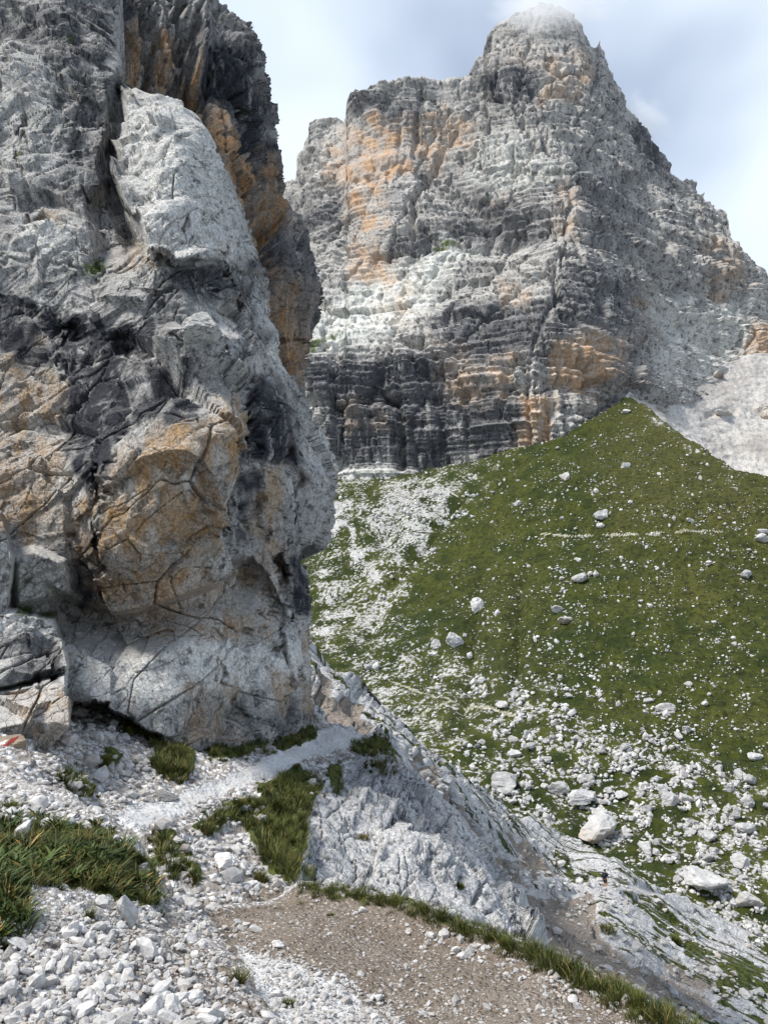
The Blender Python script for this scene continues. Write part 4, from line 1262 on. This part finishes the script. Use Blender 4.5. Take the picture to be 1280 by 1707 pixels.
for i in range(min(NI, len(cand))):
    s = size[i]
    lb, gr = region(cand[i, 0], cand[i, 1])
    put(PROTO[i % 12], 'boulder', tuple(pos[i] + np.array((0, 0, s * 0.25))), (s, s, s * random.uniform(0.65, 1.05)), (random.uniform(-.4, .4), random.uniform(-.4, .4), random.uniform(0, 6.28)),
        label=blabel[i], cat='boulder', group=gr)


def rock_stuff(name, pos, size, nrm, mat, sub=1, nproto=10, sink=0.25, flat=0.8, seed=900):
    """thousands of small stones as one mesh"""
    protos = [rock_shape(seed + j, sub, planes=9, flat=flat) for j in range(nproto)]
    nv, Fc = len(protos[0][0]), protos[0][1]
    m = len(pos)
    Q = np.stack([q for q, _ in protos])[RNG.integers(0, nproto, m)]
    a = RNG.uniform(0, 6.283, m); b = RNG.uniform(-.6, .6, m)
    ca, sa, cb, sb = np.cos(a)[:, None], np.sin(a)[:, None], np.cos(b)[:, None], np.sin(b)[:, None]
    X, Yq, Z = Q[..., 0], Q[..., 1], Q[..., 2]
    Yq, Z = Yq * cb - Z * sb, Yq * sb + Z * cb
    X, Yq = X * ca - Yq * sa, X * sa + Yq * ca
    V = np.stack((X, Yq, Z), -1) * size[:, None, None] + pos[:, None, :] + nrm[:, None, :] * (size * sink)[:, None, None]
    faces = (Fc[None] + (np.arange(m) * nv)[:, None, None]).reshape(-1, 3)
    wa = np.repeat(RNG.random(m) * 0.5 * (RNG.random(m) > 0.6), nv)
    return mesh_from(name, V.reshape(-1, 3), faces, mat, dict(warm=wa), smooth=False)


rest = slice(NI, None)
print('small boulders', len(cand) - NI)
o = rock_stuff('boulder_scatter', pos[rest], size[rest], nn[rest], M_SCATTER)
set_props(o, 'countless small white rocks strewn over the meadow', 'rocks', kind='stuff')

# rocks at the foot of the right flank
for i, (x, y, w, hr, lb) in enumerate([(1170, 622, 36, 0.8, 'grey rock lump at the foot of the right flank'), (1196, 628, 32, 0.9, 'pinnacle shaped rock at the top of the white scree'),
                                       (1100, 646, 22, 0.6, 'low rock between peak and white scree'), (1205, 690, 38, 0.35, 'dark flat rock lying in the white scree'), (1276, 690, 30, 1.0, 'rock at the right edge of the white scree'),
                                       (1215, 590, 44, 1.0, 'big grey block above the white scree')]):
    pos1, nn1, ok1 = (sh_scree if y > 600 else sh_scree).P.reshape(-1, 3), None, None
    qx, qy = project(sh_scree.P)
    j = np.argmin((qx - x) ** 2 + (qy - y) ** 2)
    c = pos1[j]
    s = w / F * c[1] * 0.5
    me = rock_mesh('scree_rock', 700 + i, 4, M_PEAK if i != 3 else M_BOULDER, 0.3, planes=10, rough=0.09, flat=1.0)
    put(me, 'scree_rock', tuple(c + np.array((0, 0, s * hr * 0.3))), (s, s, s * hr), (0, 0, i * 1.1), label=lb, cat='rock')

# the boulder perched on the cliff ledge
gx_, gy_ = np.meshgrid(np.arange(312, 380, 6), np.arange(530, 580, 6))
qq, _, _ = sh_cliff.at(gx_.ravel(), gy_.ravel())
pp = [place(345, 552, np.percentile(qq[:, 1], 12))]
me = rock_mesh('perched_boulder', 41, 5, M_CLIFF, 0.0, planes=9, rough=0.06, flat=0.8)
sz = 43 / F * pp[0][1]
pa_ = me.attributes.new('pale', 'FLOAT', 'POINT'); pa_.data.foreach_set('value', np.full(len(me.vertices), 0.7, np.float32))
put(me, 'perched_boulder', (pp[0][0], pp[0][1] - sz * 0.15, pp[0][2]), (sz, sz * 0.8, sz * 0.72), (0.1, -0.15, 0.3), label='rounded grey boulder perched on the ledge in the middle of the cliff', cat='boulder')

# ---- stones on the near bank, the rubble slope and the gully
PATHPOLY = [(175, 1385), (215, 1345), (300, 1318), (370, 1300), (440, 1265), (500, 1240), (530, 1213), (560, 1206), (605, 1220), (590, 1243), (520, 1262), (470, 1285), (400, 1310), (330, 1335), (290, 1365), (230, 1395)]


def scatter(sheet, items, group):
    res = []
    for dn, poly, sz, sg in items:
        q = np.array(poly)
        x0, y0, x1, y1 = q[:, 0].min(), q[:, 1].min(), q[:, 0].max(), q[:, 1].max()
        m = int((x1 - x0) * (y1 - y0) * dn / 100)
        xs = RNG.uniform(x0, x1, m); ys = RNG.uniform(y0, y1, m)
        pos, nn, ok = sheet.at(xs, ys)
        k = inside(xs, ys, poly, 12)
        cl = perlin(np.stack((xs / 60, ys / 40, xs * 0 + dn * 3.3), 1))
        keep = ok & (RNG.random(m) < k * np.clip(0.6 + 0.9 * cl, 0.1, 1))
        ss = sz * np.exp(RNG.normal(0, sg, m))
        if sheet is sh_ground: ss = ss * (1 - 0.82 * inside(xs, ys, PATHPOLY, 6))
        res.append((np.stack((xs, ys, ss), 1)[keep], pos[keep], nn[keep]))
    return [np.concatenate([r[i] for r in res]) for i in range(3)]


near_items = [
    (4.5, [(180, 1375), (225, 1405), (290, 1488), (350, 1512), (430, 1560), (340, 1565), (260, 1510)], 0.013, 0.5),
    (5.0, [(-60, 1560), (100, 1520), (200, 1500), (330, 1560), (400, 1660), (480, 1800), (-60, 1800)], 0.0095, 0.55),
    (0.22, [(-60, 1600), (150, 1540), (320, 1640), (330, 1800), (-60, 1800)], 0.030, 0.35),
    (3.0, [(-60, 1290), (60, 1308), (180, 1375), (120, 1380), (-60, 1370)], 0.022, 0.5),
    (2.5, [(180, 1500), (330, 1525), (440, 1640), (520, 1790), (380, 1790), (300, 1600)], 0.008, 0.5),
    (7.0, [(395, 1560), (520, 1600), (650, 1670), (720, 1800), (560, 1800), (440, 1640)], 0.0075, 0.45),
    (2.5, [(400, 1515), (560, 1510), (900, 1610), (1080, 1700), (1200, 1800), (700, 1800), (560, 1610)], 0.0055, 0.5),
    (1.2, [(480, 1490), (700, 1540), (900, 1600), (1050, 1670), (1010, 1690), (860, 1630), (640, 1540)], 0.013, 0.5)]
c, pos, nn = scatter(sh_near, near_items, '')
size = np.clip(c[:, 2], 0.003, 0.075)
order = np.argsort(-size / pos[:, 1] * np.where((c[:, 1] < 1712) & (c[:, 0] > -8), 1.0, 0.01))
SP = [rock_mesh('stone', 500 + i, 2, M_STONE, 0.2 if i % 3 == 0 else 0, planes=9, flat=0.75) for i in range(14)]
HERO = [(217, 1536, 15, 1.7, 'pointed white stone standing upright below the grass clump'), (40, 1398, 14, 1.3, 'white stone wedged in the grass clump at the left edge'), (752, 1530, 14, 0.7, 'white stone lying on the grassy rim of the path'),
        (110, 1650, 24, 0.7, 'broad flat white stone at the bottom left'), (20, 1655, 17, 0.9, 'angular white stone at the lower left edge'), (255, 1690, 22, 0.8, 'large white stone at the bottom of the bank'),
        (45, 1690, 14, 0.9, 'chunky white stone in the lower left corner'), (245, 1595, 16, 0.6, 'flat pale stone on the right of the bank'), (118, 1555, 12, 1.2, 'small upright stone below the grass clump'), (465, 1580, 12, 0.5, 'flat pale stone beside the white gravel strip')]
for i, (x, y, w, hr, lb) in enumerate(HERO):
    q, _, _ = sh_near.at([x], [y]); q = q[0]
    s = w / F * q[1]
    me = rock_mesh('stone', 800 + i, 4, M_STONE, 0.1, planes=9, rough=0.04, flat=1.0)
    put(me, 'stone', (q[0], q[1], q[2] + s * hr * 0.4), (s, s * 0.8, s * hr), (random.uniform(-.2, .2), -0.45 if hr > 1.5 else random.uniform(-.3, .3), random.uniform(-1, 1)), label=lb, cat='stone', group='stones on the near bank')
NS = 280
HSHORT = ['upright pointed stone', 'stone in the grass clump', 'white stone on the rim', 'broad flat stone bottom left', 'angular stone at the left edge', 'large stone at the bank bottom', 'chunky corner stone', 'flat stone right of the bank',
          'small upright stone', 'flat stone beside the gravel strip']
slabel = dict(zip(order[:NS].tolist(), count_out(c[order[:NS], :2], [h[:2] for h in HERO], HSHORT, 'loose white stone')))
for i in order[:NS]:
    s = size[i]
    on_path = c[i, 0] > 420
    put(SP[i % 14], 'stone', tuple(pos[i] + nn[i] * s * 0.25), (s, s, s * random.uniform(0.6, 1.0)), (random.uniform(-.5, .5), random.uniform(-.5, .5), random.uniform(0, 6.28)),
        label=slabel[int(i)], cat='stone', group='stones on the near path' if on_path else 'loose stones on the near bank')
r = order[NS:]
print('near gravel', len(r))
o = rock_stuff('gravel', pos[r], size[r], nn[r], M_GRAVEL, sub=1, flat=0.7)
set_props(o, 'fine white gravel covering the near bank and path', 'gravel', kind='stuff')

mid_items = [
    (3.0, [(90, 1200), (160, 1185), (230, 1230), (260, 1300), (330, 1310), (200, 1380), (60, 1300)], 0.035, 0.5),
    (1.8, [(260, 1380), (330, 1340), (440, 1300), (420, 1400), (480, 1480), (400, 1530), (300, 1510)], 0.032, 0.5),
    (1.2, [(500, 1290), (560, 1260), (640, 1250), (560, 1300), (520, 1340)], 0.03, 0.5), (0.6, [(200, 1390), (560, 1215), (600, 1235), (300, 1370)], 0.018, 0.5)]
c, pos, nn = scatter(sh_ground, mid_items, '')
kq = c[:, 2] > 0.006
c, pos, nn = c[kq], pos[kq], nn[kq]
size = np.clip(c[:, 2], 0.006, 0.16)
o = rock_stuff('rubble', pos, size, nn, M_GRAVEL, sub=1, flat=0.7, seed=960)
print('rubble', len(pos))
set_props(o, 'broken white rubble below the cliff and in the gully', 'rubble', kind='stuff')
for i, (x, y, w, hr, lb) in enumerate([(340, 1345, 11, 0.45, 'grey flat stone lying on the gravel path'), (272, 1330, 26, 0.3, 'low grey rock bedded in the gravel path'), (375, 1440, 24, 0.6, 'pale angular block in the gully below the path'), (415, 1480, 22, 0.6, 'cracked grey block low in the gully')]):
    q, _, _ = sh_ground.at([x], [y]); q = q[0]
    s = w / F * q[1]
    me = rock_mesh('stone', 850 + i, 4, M_STONE if i != 1 else M_RIB, 0.1, planes=9, rough=0.05, flat=1.0)
    put(me, 'stone', (q[0], q[1], q[2] + s * hr * 0.2), (s, s * 0.8, s * hr), (0.1, 0.1, i * 0.8), label=lb, cat='stone')
print('stones', round(time.time() - T0, 1))

hill_items = [(1.6, [(530, 1110), (640, 1200), (830, 1345), (1000, 1440), (1280, 1590), (1280, 1707), (1000, 1700), (860, 1560), (700, 1290)], 0.16, 0.5),
              (0.8, [(650, 1250), (770, 1350), (900, 1480), (1100, 1660), (960, 1640), (780, 1400)], 0.07, 0.5)]
c, pos, nn = scatter(sh_hill, hill_items, '')
size = np.clip(c[:, 2], 0.04, 0.7)
print('slope stones', len(pos))
o = rock_stuff('slope_rubble', pos, size, nn, M_SCATTER, sub=1, flat=0.6, seed=990)
set_props(o, 'loose white stones lying on the steep slope', 'rubble', kind='stuff')

# ================================================================== GRASS


def blades(name, roots, nrm, height, width, mat, az, ln, seg=3, droop=0.5, dry=0.12):
    m = len(roots)
    h = height * RNG.uniform(0.55, 1.25, m)
    dirx, diry = np.cos(az) * ln, np.sin(az) * ln
    up = nrm * 0.35 + np.array((0, 0, 0.8))
    up /= np.linalg.norm(up, axis=1, keepdims=True)
    tw = RNG.uniform(-0.9, 0.9, m)
    lat = np.stack((-np.sin(az + tw), np.cos(az + tw), 0 * az), 1)
    rings = []
    for j in range(seg + 1):
        t = j / seg
        c = roots + up * (h * (t - droop * 0.4 * t * t * np.minimum(ln * 1.4, 1.3)))[:, None] + np.stack((dirx, diry, -0.15 * ln), 1) * (h * (t ** 1.6))[:, None]
        w = width * ((1 - t) ** 0.7 if mat is not M_LEAF else (0.35 + 2.6 * t * (1 - t) * 1.2)) * (0.7 + 0.3 * RNG.random(m))
        if j == seg:
            rings.append(c[:, None])
        else:
            rings.append(np.stack((c - lat * w[:, None], c + lat * w[:, None]), 1))
    V = np.concatenate(rings, 1)
    nv = V.shape[1]
    f = []
    for j in range(seg):
        a = 2 * j
        if j < seg - 1: f += [(a, a + 1, a + 3), (a, a + 3, a + 2)]
        else: f += [(a, a + 1, a + 2)]
    f = np.array(f)
    faces = (f[None] + (np.arange(m) * nv)[:, None, None]).reshape(-1, 3)
    return V, faces, nv


def patch(sheet, poly, count, height, width, label, cat='grass', name='grass_patch', mat=None, group=None, wob=12, per=42, lean=0.8, dry=0.12, soft=9, spread=0.0):
    """grass grows in tufts: blades fan out from tuft centres spread over the patch"""
    mat = mat or M_GRASS
    q = np.array(poly, float)
    x0, y0, x1, y1 = q[:, 0].min() - 8, q[:, 1].min() - 8, q[:, 0].max() + 8, q[:, 1].max() + 8
    if spread: per = count
    nt_ = max(3, count // per)
    xs, ys = RNG.uniform(x0, x1, nt_ * 6), RNG.uniform(y0, y1, nt_ * 6)
    k = blob(xs, ys, [(1, poly)], soft, wob)
    pos, nn, ok = sheet.at(xs, ys)
    keep = np.where(ok & (RNG.random(len(xs)) < k))[0][:nt_]
    if not len(keep):
        keep = np.where(ok)[0][:1]
    C, Nn, kk = pos[keep], nn[keep], k[keep]
    if spread: C, Nn, kk = C[:1], Nn[:1], kk[:1] * 0 + 1
    m = len(C) * per
    ti = np.repeat(np.arange(len(C)), per)
    th = height * np.clip(RNG.normal(0.9, 0.32, len(C)), 0.4, 1.7) * (0.55 + 0.45 * kk)
    az = RNG.uniform(0, 6.283, m)
    rr = np.sqrt(RNG.random(m))
    R = spread or th[ti] * 0.42
    up = np.array((0, 0, 1.0))
    off = np.stack((np.cos(az) * rr * R, np.sin(az) * rr * R, 0 * az), 1)
    N_ = Nn[ti]
    off = off - N_ * (off * N_).sum(1, keepdims=True)
    roots = C[ti] + off - N_ * 0.008
    V, faces, nv = blades(name, roots, N_, th[ti], width, mat, az + RNG.normal(0, 0.5, m), lean * (0.15 + 0.85 * rr) * RNG.uniform(0.6, 1.2, m))
    tt = np.clip(RNG.normal(0.36, 0.26, len(C)), 0, 0.78)
    tone = np.clip(tt[ti] + RNG.normal(0, 0.13, m), 0, 0.79)
    tone = np.where(RNG.random(m) < np.clip(dry * RNG.gamma(1.0, 1.0, len(C))[ti], 0, 0.95), RNG.uniform(0.85, 1, m), tone)
    o = mesh_from(name, V.reshape(-1, 3), faces, mat, dict(tone=np.repeat(tone, nv)), smooth=True)
    set_props(o, label, cat, group)
    return o


MP = mosspolys
G1 = 'grass patches along the middle path'
patch(sh_ground, MP['corner'], 8000, 0.16, 0.006, 'long dark green grass patch on rubble left of the path', group=G1)
patch(sh_ground, MP['base'], 3200, 0.13, 0.006, 'grass strip along the foot of the cliff above the path', group=G1)
patch(sh_ground, MP['nose'], 2600, 0.14, 0.006, 'dark grass tucked under the cliff corner beside the path', group=G1)
patch(sh_ground, MP['ledge'], 3200, 0.17, 0.007, 'bright grass tussock on the outer rim where the path turns', group=G1)
patch(sh_ground, MP['gully'], 9500, 0.15, 0.005, 'large grass patch hanging down the gully below the path', group=G1)
patch(sh_ground, MP['shelf'], 3200, 0.13, 0.005, 'grass shelf left of the large gully patch', group=G1)
patch(sh_ground, MP['bank'], 3000, 0.11, 0.005, 'grass strip right behind the near grass clump', group=G1)
patch(sh_ground, MP['rubble'], 1800, 0.11, 0.005, 'dark grass patch low on the left rubble', group=G1)
patch(sh_ground, MP['dot'], 900, 0.10, 0.005, 'small dark grass tuft in the middle of the rubble', group=G1, spread=0.16)
patch(sh_ground, MP['rim'], 700, 0.12, 0.006, 'small tuft on the path rim right of the gully patch', group=G1, spread=0.2)
patch(sh_ground, MP['cushion'], 700, 0.08, 0.005, 'round yellowish cushion plant beside the rock rib', 'plant', 'cushion_plant', dry=0.5, spread=0.11)
for i, (x, y, lb) in enumerate([(608, 1392, 'moss tuft in the upper middle of the rock rib'), (690, 1355, 'moss tuft on the upper right of the rock rib'), (745, 1362, 'moss tuft at the top edge of the rock rib'), (770, 1475, 'dark moss tuft low on the right of the rock rib'),
                                (380, 1500, 'dry grass tuft at the lower end of the gully'), (435, 1470, 'small dark tuft below the large gully patch')]):
    patch(sh_ground, rc(x - 9, y - 6, x + 9, y + 7), 260, 0.07, 0.005, lb, 'plant', 'moss_tuft', wob=1, dry=0.3, spread=0.08)
lip = [(492, 1474), (560, 1478), (650, 1494), (745, 1526), (820, 1552), (900, 1585), (1000, 1628), (1070, 1664), (1135, 1700), (1185, 1738), (1150, 1745), (1090, 1712), (1030, 1684), (960, 1645), (880, 1610), (800, 1572), (730, 1545), (640, 1512), (560, 1500), (500, 1488)]
patch(sh_near, lip, 26000, 0.068, 0.0024, 'long strip of short green grass along the outer rim of the near path', name='grass_strip', wob=7, lean=0.8, per=30)
bush = [(-60, 1375), (50, 1355), (100, 1370), (165, 1375), (215, 1410), (250, 1450), (268, 1490), (262, 1520), (225, 1500), (170, 1485), (110, 1478), (60, 1470), (-60, 1500)]
patch(sh_near, bush, 5200, 0.10, 0.0026, 'dense clump of grass and alpine herbs at the left of the bank', 'grass', 'grass_clump', wob=18, lean=1.15, dry=0.3)
patch(sh_near, bush, 4600, 0.075, 0.0075, 'low broad leaved herbs growing through the left grass clump', 'plant', 'alpine_herbs', M_LEAF, wob=18, lean=1.2, dry=0.06, per=22)
low = [(-60, 1480), (40, 1470), (60, 1500), (50, 1545), (30, 1575), (-60, 1570)]
patch(sh_near, low, 1800, 0.08, 0.004, 'smaller herb clump at the left edge below the big grass clump', 'plant', 'alpine_herbs', M_LEAF, wob=8, lean=1.0)
patch(sh_near, rc(5, 1325, 45, 1350), 500, 0.07, 0.003, 'sparse grass tuft on top of the bank at the left edge', name='grass_tuft', wob=2, dry=0.3, spread=0.07)
for i, (x, y, c_, h_, lb) in enumerate([(405, 1640, 240, 0.06, 'green tuft with yellow tips on the bank beside the white gravel'), (480, 1680, 260, 0.055, 'dark green tuft at the bottom beside the white gravel'), (315, 1665, 110, 0.045, 'yellow starry tuft low on the bank'),
                                        (160, 1535, 120, 0.045, 'small green tuft below the grass clump'), (150, 1520, 150, 0.05, 'tuft hanging from the lower edge of the grass clump'), (165, 1640, 60, 0.03, 'tiny tuft among stones in the lower left'),
                                        (515, 1505, 120, 0.045, 'small tuft at the inner edge of the path start'), (540, 1518, 90, 0.04, 'tiny tuft on the brown earth near the rim')]):
    patch(sh_near, rc(x - 12, y - 8, x + 12, y + 8), c_, h_, 0.0022, lb, 'plant', 'grass_tuft', wob=4, dry=0.9 if 'yellow starry' in lb else 0.2, lean=1.0, spread=0.022)
# turf tussocks on the hillside next to the hiker
for i, (poly, cnt, lb) in enumerate([(rc(1025, 1505, 1060, 1530), 500, 'turf tussock just below the hiker'), ([(1080, 1530), (1130, 1545), (1180, 1600), (1130, 1580)], 900, 'long turf stripe right of the hiker'), (rc(905, 1528, 925, 1545), 250, 'turf tuft on brown scree below the hiker'),
                                     ([(860, 1500), (880, 1500), (890, 1530), (870, 1530)], 300, 'dark tussock on brown scree beside the rock rib'), ([(985, 1550), (1020, 1545), (1015, 1565), (990, 1565)], 300, 'split turf tuft in the middle of the brown scree')]):
    patch(sh_hill, poly, cnt, 0.35, 0.03, lb, 'grass', 'turf_tussock', wob=2, lean=0.9, spread=0.6)
print('grass', round(time.time() - T0, 1))

# ================================================================== WAYMARK
q, nq, _ = sh_cliff.at([33], [1240])
q = q[0]
s = 25 / F * q[1]
wr = put(rock_mesh('waymark_rock', 77, 4, M_CLIFF, 1.0, planes=14, rough=0.03, flat=0.9), 'waymark_rock', (0, 0, 0), (1, 1, 1), (0, 0, 0), label='tan rock with a red and white painted trail mark at the left edge', cat='rock')
wr.location = (q[0], q[1] - 0.22, q[2] + 0.03)
me = wr.data
co = np.array([v.co[:] for v in me.vertices]) * np.array((s, s * 0.6, s * 0.95))
me.vertices.foreach_set('co', co.astype(np.float32).ravel()); me.update()
M_TAN = boulder_material('tan limestone', 0.3, (0.36, 0.30, 0.225), (0.25, 0.20, 0.145), 0.01)
wr.data.materials[0] = M_TAN
M_RED = plain('red trail paint', (0.55, 0.035, 0.015), 0.6)
M_WHT = plain('white trail paint', (0.82, 0.82, 0.80), 0.6)
M_DRED = plain('weathered red paint', (0.20, 0.025, 0.02), 0.8)
from mathutils.bvhtree import BVHTree
bv = BVHTree.FromPolygons([tuple(x) for x in co], [tuple(f.vertices) for f in me.polygons])


def paint(name, u0, u1, v0, v1, mat):
    """thin coat of paint lying on the rock's front"""
    nu, nv_ = 12, 8
    V = []
    rot = math.radians(22)
    for i in range(nu):
        for j in range(nv_):
            u = u0 + (u1 - u0) * i / (nu - 1); v = v0 + (v1 - v0) * j / (nv_ - 1)
            if i in (0, nu - 1): v += 0.006 * math.sin(j * 2.1)
            if j in (0, nv_ - 1): v += 0.006 * math.sin(i * 1.7)
            x = u * math.cos(rot) - v * math.sin(rot); z = u * math.sin(rot) + v * math.cos(rot)
            h = bv.ray_cast(Vector((x, -2, z)), Vector((0, 1, 0)))
            y = (h[0].y if h[0] else -s * 0.3) - 0.012
            V.append((x, y, z))
    fc = [(i * nv_ + j, (i + 1) * nv_ + j, (i + 1) * nv_ + j + 1, i * nv_ + j + 1) for i in range(nu - 1) for j in range(nv_ - 1)]
    return mesh_from(name, np.array(V), fc, mat, parent=wr)


px1 = 1 / F * (q[1] - 0.25)
paint('white_stripe', -7 * px1, 4 * px1, 3.0 * px1, 8 * px1, M_WHT)
paint('red_stripe', -8 * px1, 7 * px1, -1 * px1, 2.7 * px1, M_RED)
paint('faded_red_patch', 6 * px1, 14 * px1, 0.5 * px1, 8 * px1, M_DRED)

# ================================================================== HIKER
hq, _, _ = sh_hill.at([1009], [1482])
hq = hq[0]
hk = bpy.data.objects.new('person', None)
COL.objects.link(hk)
hk.location = tuple(hq)
hk.rotation_euler = (0, 0, math.radians(-35))
set_props(hk, 'hiker in dark clothes and backpack with bare legs walking away on the slope path', 'person')


def skin(name, verts, edges, mat, root=0, sub=2):
    me = bpy.data.meshes.new(name)
    bm = bmesh.new()
    lay = bm.verts.layers.skin.verify()
    vs = []
    for i, (x, y, z, r) in enumerate(verts):
        v = bm.verts.new((x, y, z))
        rr = r if isinstance(r, tuple) else (r, r)
        v[lay].radius = rr
        v[lay].use_root = i == root
        vs.append(v)
    for a_, b_ in edges: bm.edges.new((vs[a_], vs[b_]))
    bm.to_mesh(me); bm.free()
    me.materials.append(mat)
    o = bpy.data.objects.new(name, me)
    COL.objects.link(o)
    o.parent = hk
    sk = o.modifiers.new('skin', 'SKIN'); sk.use_smooth_shade = True
    sb = o.modifiers.new('sub', 'SUBSURF'); sb.levels = sub; sb.render_levels = sub
    return o


M_SKIN = plain('skin', (0.48, 0.25, 0.14), 0.6)
M_JACK = plain('dark navy jacket', (0.014, 0.017, 0.028), 0.7)
M_SHORT = plain('dark brown shorts', (0.05, 0.028, 0.018), 0.8)
M_PACK = plain('black backpack', (0.02, 0.022, 0.03), 0.7)
M_BOOT = plain('brown boots', (0.09, 0.06, 0.04), 0.8)
M_HAIR = plain('dark hair', (0.02, 0.015, 0.012), 0.7)
# one continuous body: pelvis 0, spine, neck, head, arms, legs (striding, y = walking direction)
bv_ = [(0, 0, 0.95, (0.15, 0.11)), (0, 0.01, 1.12, (0.145, 0.10)), (0, 0.03, 1.36, (0.17, 0.11)), (0, 0.05, 1.50, (0.065, 0.065)), (0, 0.06, 1.57, (0.07, 0.08)), (0, 0.07, 1.66, (0.085, 0.10)), (0, 0.07, 1.74, (0.06, 0.075)),
       (-0.19, 0.03, 1.41, 0.065), (-0.25, -0.05, 1.15, 0.05), (-0.23, 0.10, 0.95, 0.04), (-0.22, 0.15, 0.87, (0.035, 0.045)),
       (0.19, 0.03, 1.41, 0.065), (0.25, 0.06, 1.15, 0.05), (0.23, 0.22, 1.00, 0.04), (0.22, 0.28, 0.94, (0.035, 0.045)),
       (-0.10, 0.02, 0.88, 0.095), (-0.11, 0.22, 0.52, 0.065), (-0.11, 0.16, 0.12, 0.045), (-0.11, 0.30, 0.05, 0.042),
       (0.10, -0.01, 0.88, 0.095), (0.11, -0.05, 0.50, 0.065), (0.11, -0.24, 0.14, 0.045), (0.11, -0.12, 0.05, 0.042)]
be = [(0, 1), (1, 2), (2, 3), (3, 4), (4, 5), (5, 6), (2, 7), (7, 8), (8, 9), (9, 10), (2, 11), (11, 12), (12, 13), (13, 14), (0, 15), (15, 16), (16, 17), (17, 18), (0, 19), (19, 20), (20, 21), (21, 22)]
skin('body', bv_, be, M_SKIN)
skin('jacket', [(0, 0.0, 0.84, (0.19, 0.15)), (0, 0.01, 1.14, (0.17, 0.125)), (0, 0.03, 1.36, (0.195, 0.135)), (0, 0.05, 1.49, (0.08, 0.08)), (-0.20, 0.03, 1.41, 0.085), (-0.26, -0.05, 1.15, 0.067), (-0.235, 0.09, 0.97, 0.052),
                (0.20, 0.03, 1.41, 0.085), (0.26, 0.06, 1.15, 0.067), (0.235, 0.21, 1.01, 0.052)], [(0, 1), (1, 2), (2, 3), (2, 4), (4, 5), (5, 6), (2, 7), (7, 8), (8, 9)], M_JACK)
skin('shorts', [(0, 0, 1.02, (0.18, 0.135)), (-0.10, 0.03, 0.86, 0.125), (-0.11, 0.18, 0.54, 0.105), (0.10, 0.0, 0.86, 0.125), (0.11, -0.04, 0.54, 0.105)], [(0, 1), (1, 2), (0, 3), (3, 4)], M_SHORT)
skin('backpack', [(0, -0.17, 1.06, (0.15, 0.10)), (0, -0.18, 1.25, (0.16, 0.12)), (0, -0.15, 1.46, (0.13, 0.09))], [(0, 1), (1, 2)], M_PACK)
skin('hair', [(0, 0.0, 1.60, (0.10, 0.10)), (0, 0.02, 1.69, (0.125, 0.125)), (0, 0.05, 1.79, (0.10, 0.10))], [(0, 1), (1, 2)], M_HAIR)
for sx, y0, y1 in ((-0.11, 0.14, 0.34), (0.11, -0.26, -0.06)):
    skin('boot', [(sx, y0, 0.13, 0.055), (sx, y0, 0.06, 0.06), (sx, y1, 0.045, (0.05, 0.04))], [(0, 1), (1, 2)], M_BOOT)

# ================================================================== CLOUD AT THE SUMMIT


def cloud(name, x, y, Y, rx, ry, rz, dens, label, rot=0.0):
    c = place(x, y, Y)
    Vc, Fc = ICO[3]
    o = mesh_from(name, Vc, Fc, None or plain('unused', (1, 1, 1)), smooth=True)
    o.data.materials.clear()
    m = bpy.data.materials.new('cloud vapour')
    m.use_nodes = True
    t = m.node_tree
    t.nodes.clear()
    ou = t.nodes.new('ShaderNodeOutputMaterial')
    pv = t.nodes.new('ShaderNodeVolumePrincipled')
    pv.inputs['Color'].default_value = (0.98, 0.985, 0.99, 1)
    tcn = t.nodes.new('ShaderNodeTexCoord')
    ln = t.nodes.new('ShaderNodeVectorMath'); ln.operation = 'LENGTH'
    t.links.new(tcn.outputs['Object'], ln.inputs[0])
    ns = t.nodes.new('ShaderNodeTexNoise'); ns.inputs['Scale'].default_value = 1.6; ns.inputs['Detail'].default_value = 4
    t.links.new(tcn.outputs['Object'], ns.inputs['Vector'])
    ad = t.nodes.new('ShaderNodeMath'); ad.operation = 'MULTIPLY_ADD'; ad.inputs[1].default_value = 1.6; 
    t.links.new(ns.outputs[0], ad.inputs[0])
    sb = t.nodes.new('ShaderNodeMath'); sb.operation = 'SUBTRACT'; sb.inputs[0].default_value = 0.1
    t.links.new(ln.outputs['Value'], sb.inputs[1])
    t.links.new(sb.outputs[0], ad.inputs[2])
    mr = t.nodes.new('ShaderNodeMapRange')
    mr.inputs[1].default_value = 0.05; mr.inputs[2].default_value = 0.7; mr.inputs[3].default_value = 0; mr.inputs[4].default_value = dens
    t.links.new(ad.outputs[0], mr.inputs[0])
    t.links.new(mr.outputs[0], pv.inputs['Density'])
    t.links.new(pv.outputs[0], ou.inputs['Volume'])
    o.data.materials.append(m)
    o.location = tuple(c)
    o.scale = (rx, ry, rz)
    o.rotation_euler = (0, rot, 0)
    set_props(o, label, 'cloud')
    return o


cloud('cloud', 926, 0, 462, 52, 30, 26, 0.045, 'thin white cloud wrapping the very top of the summit')
cloud('cloud', 1068, 195, 500, 28, 18, 14, 0.06, 'thin mist drifting off the right shoulder below the summit', 0.8)
print('done', round(time.time() - T0, 1))
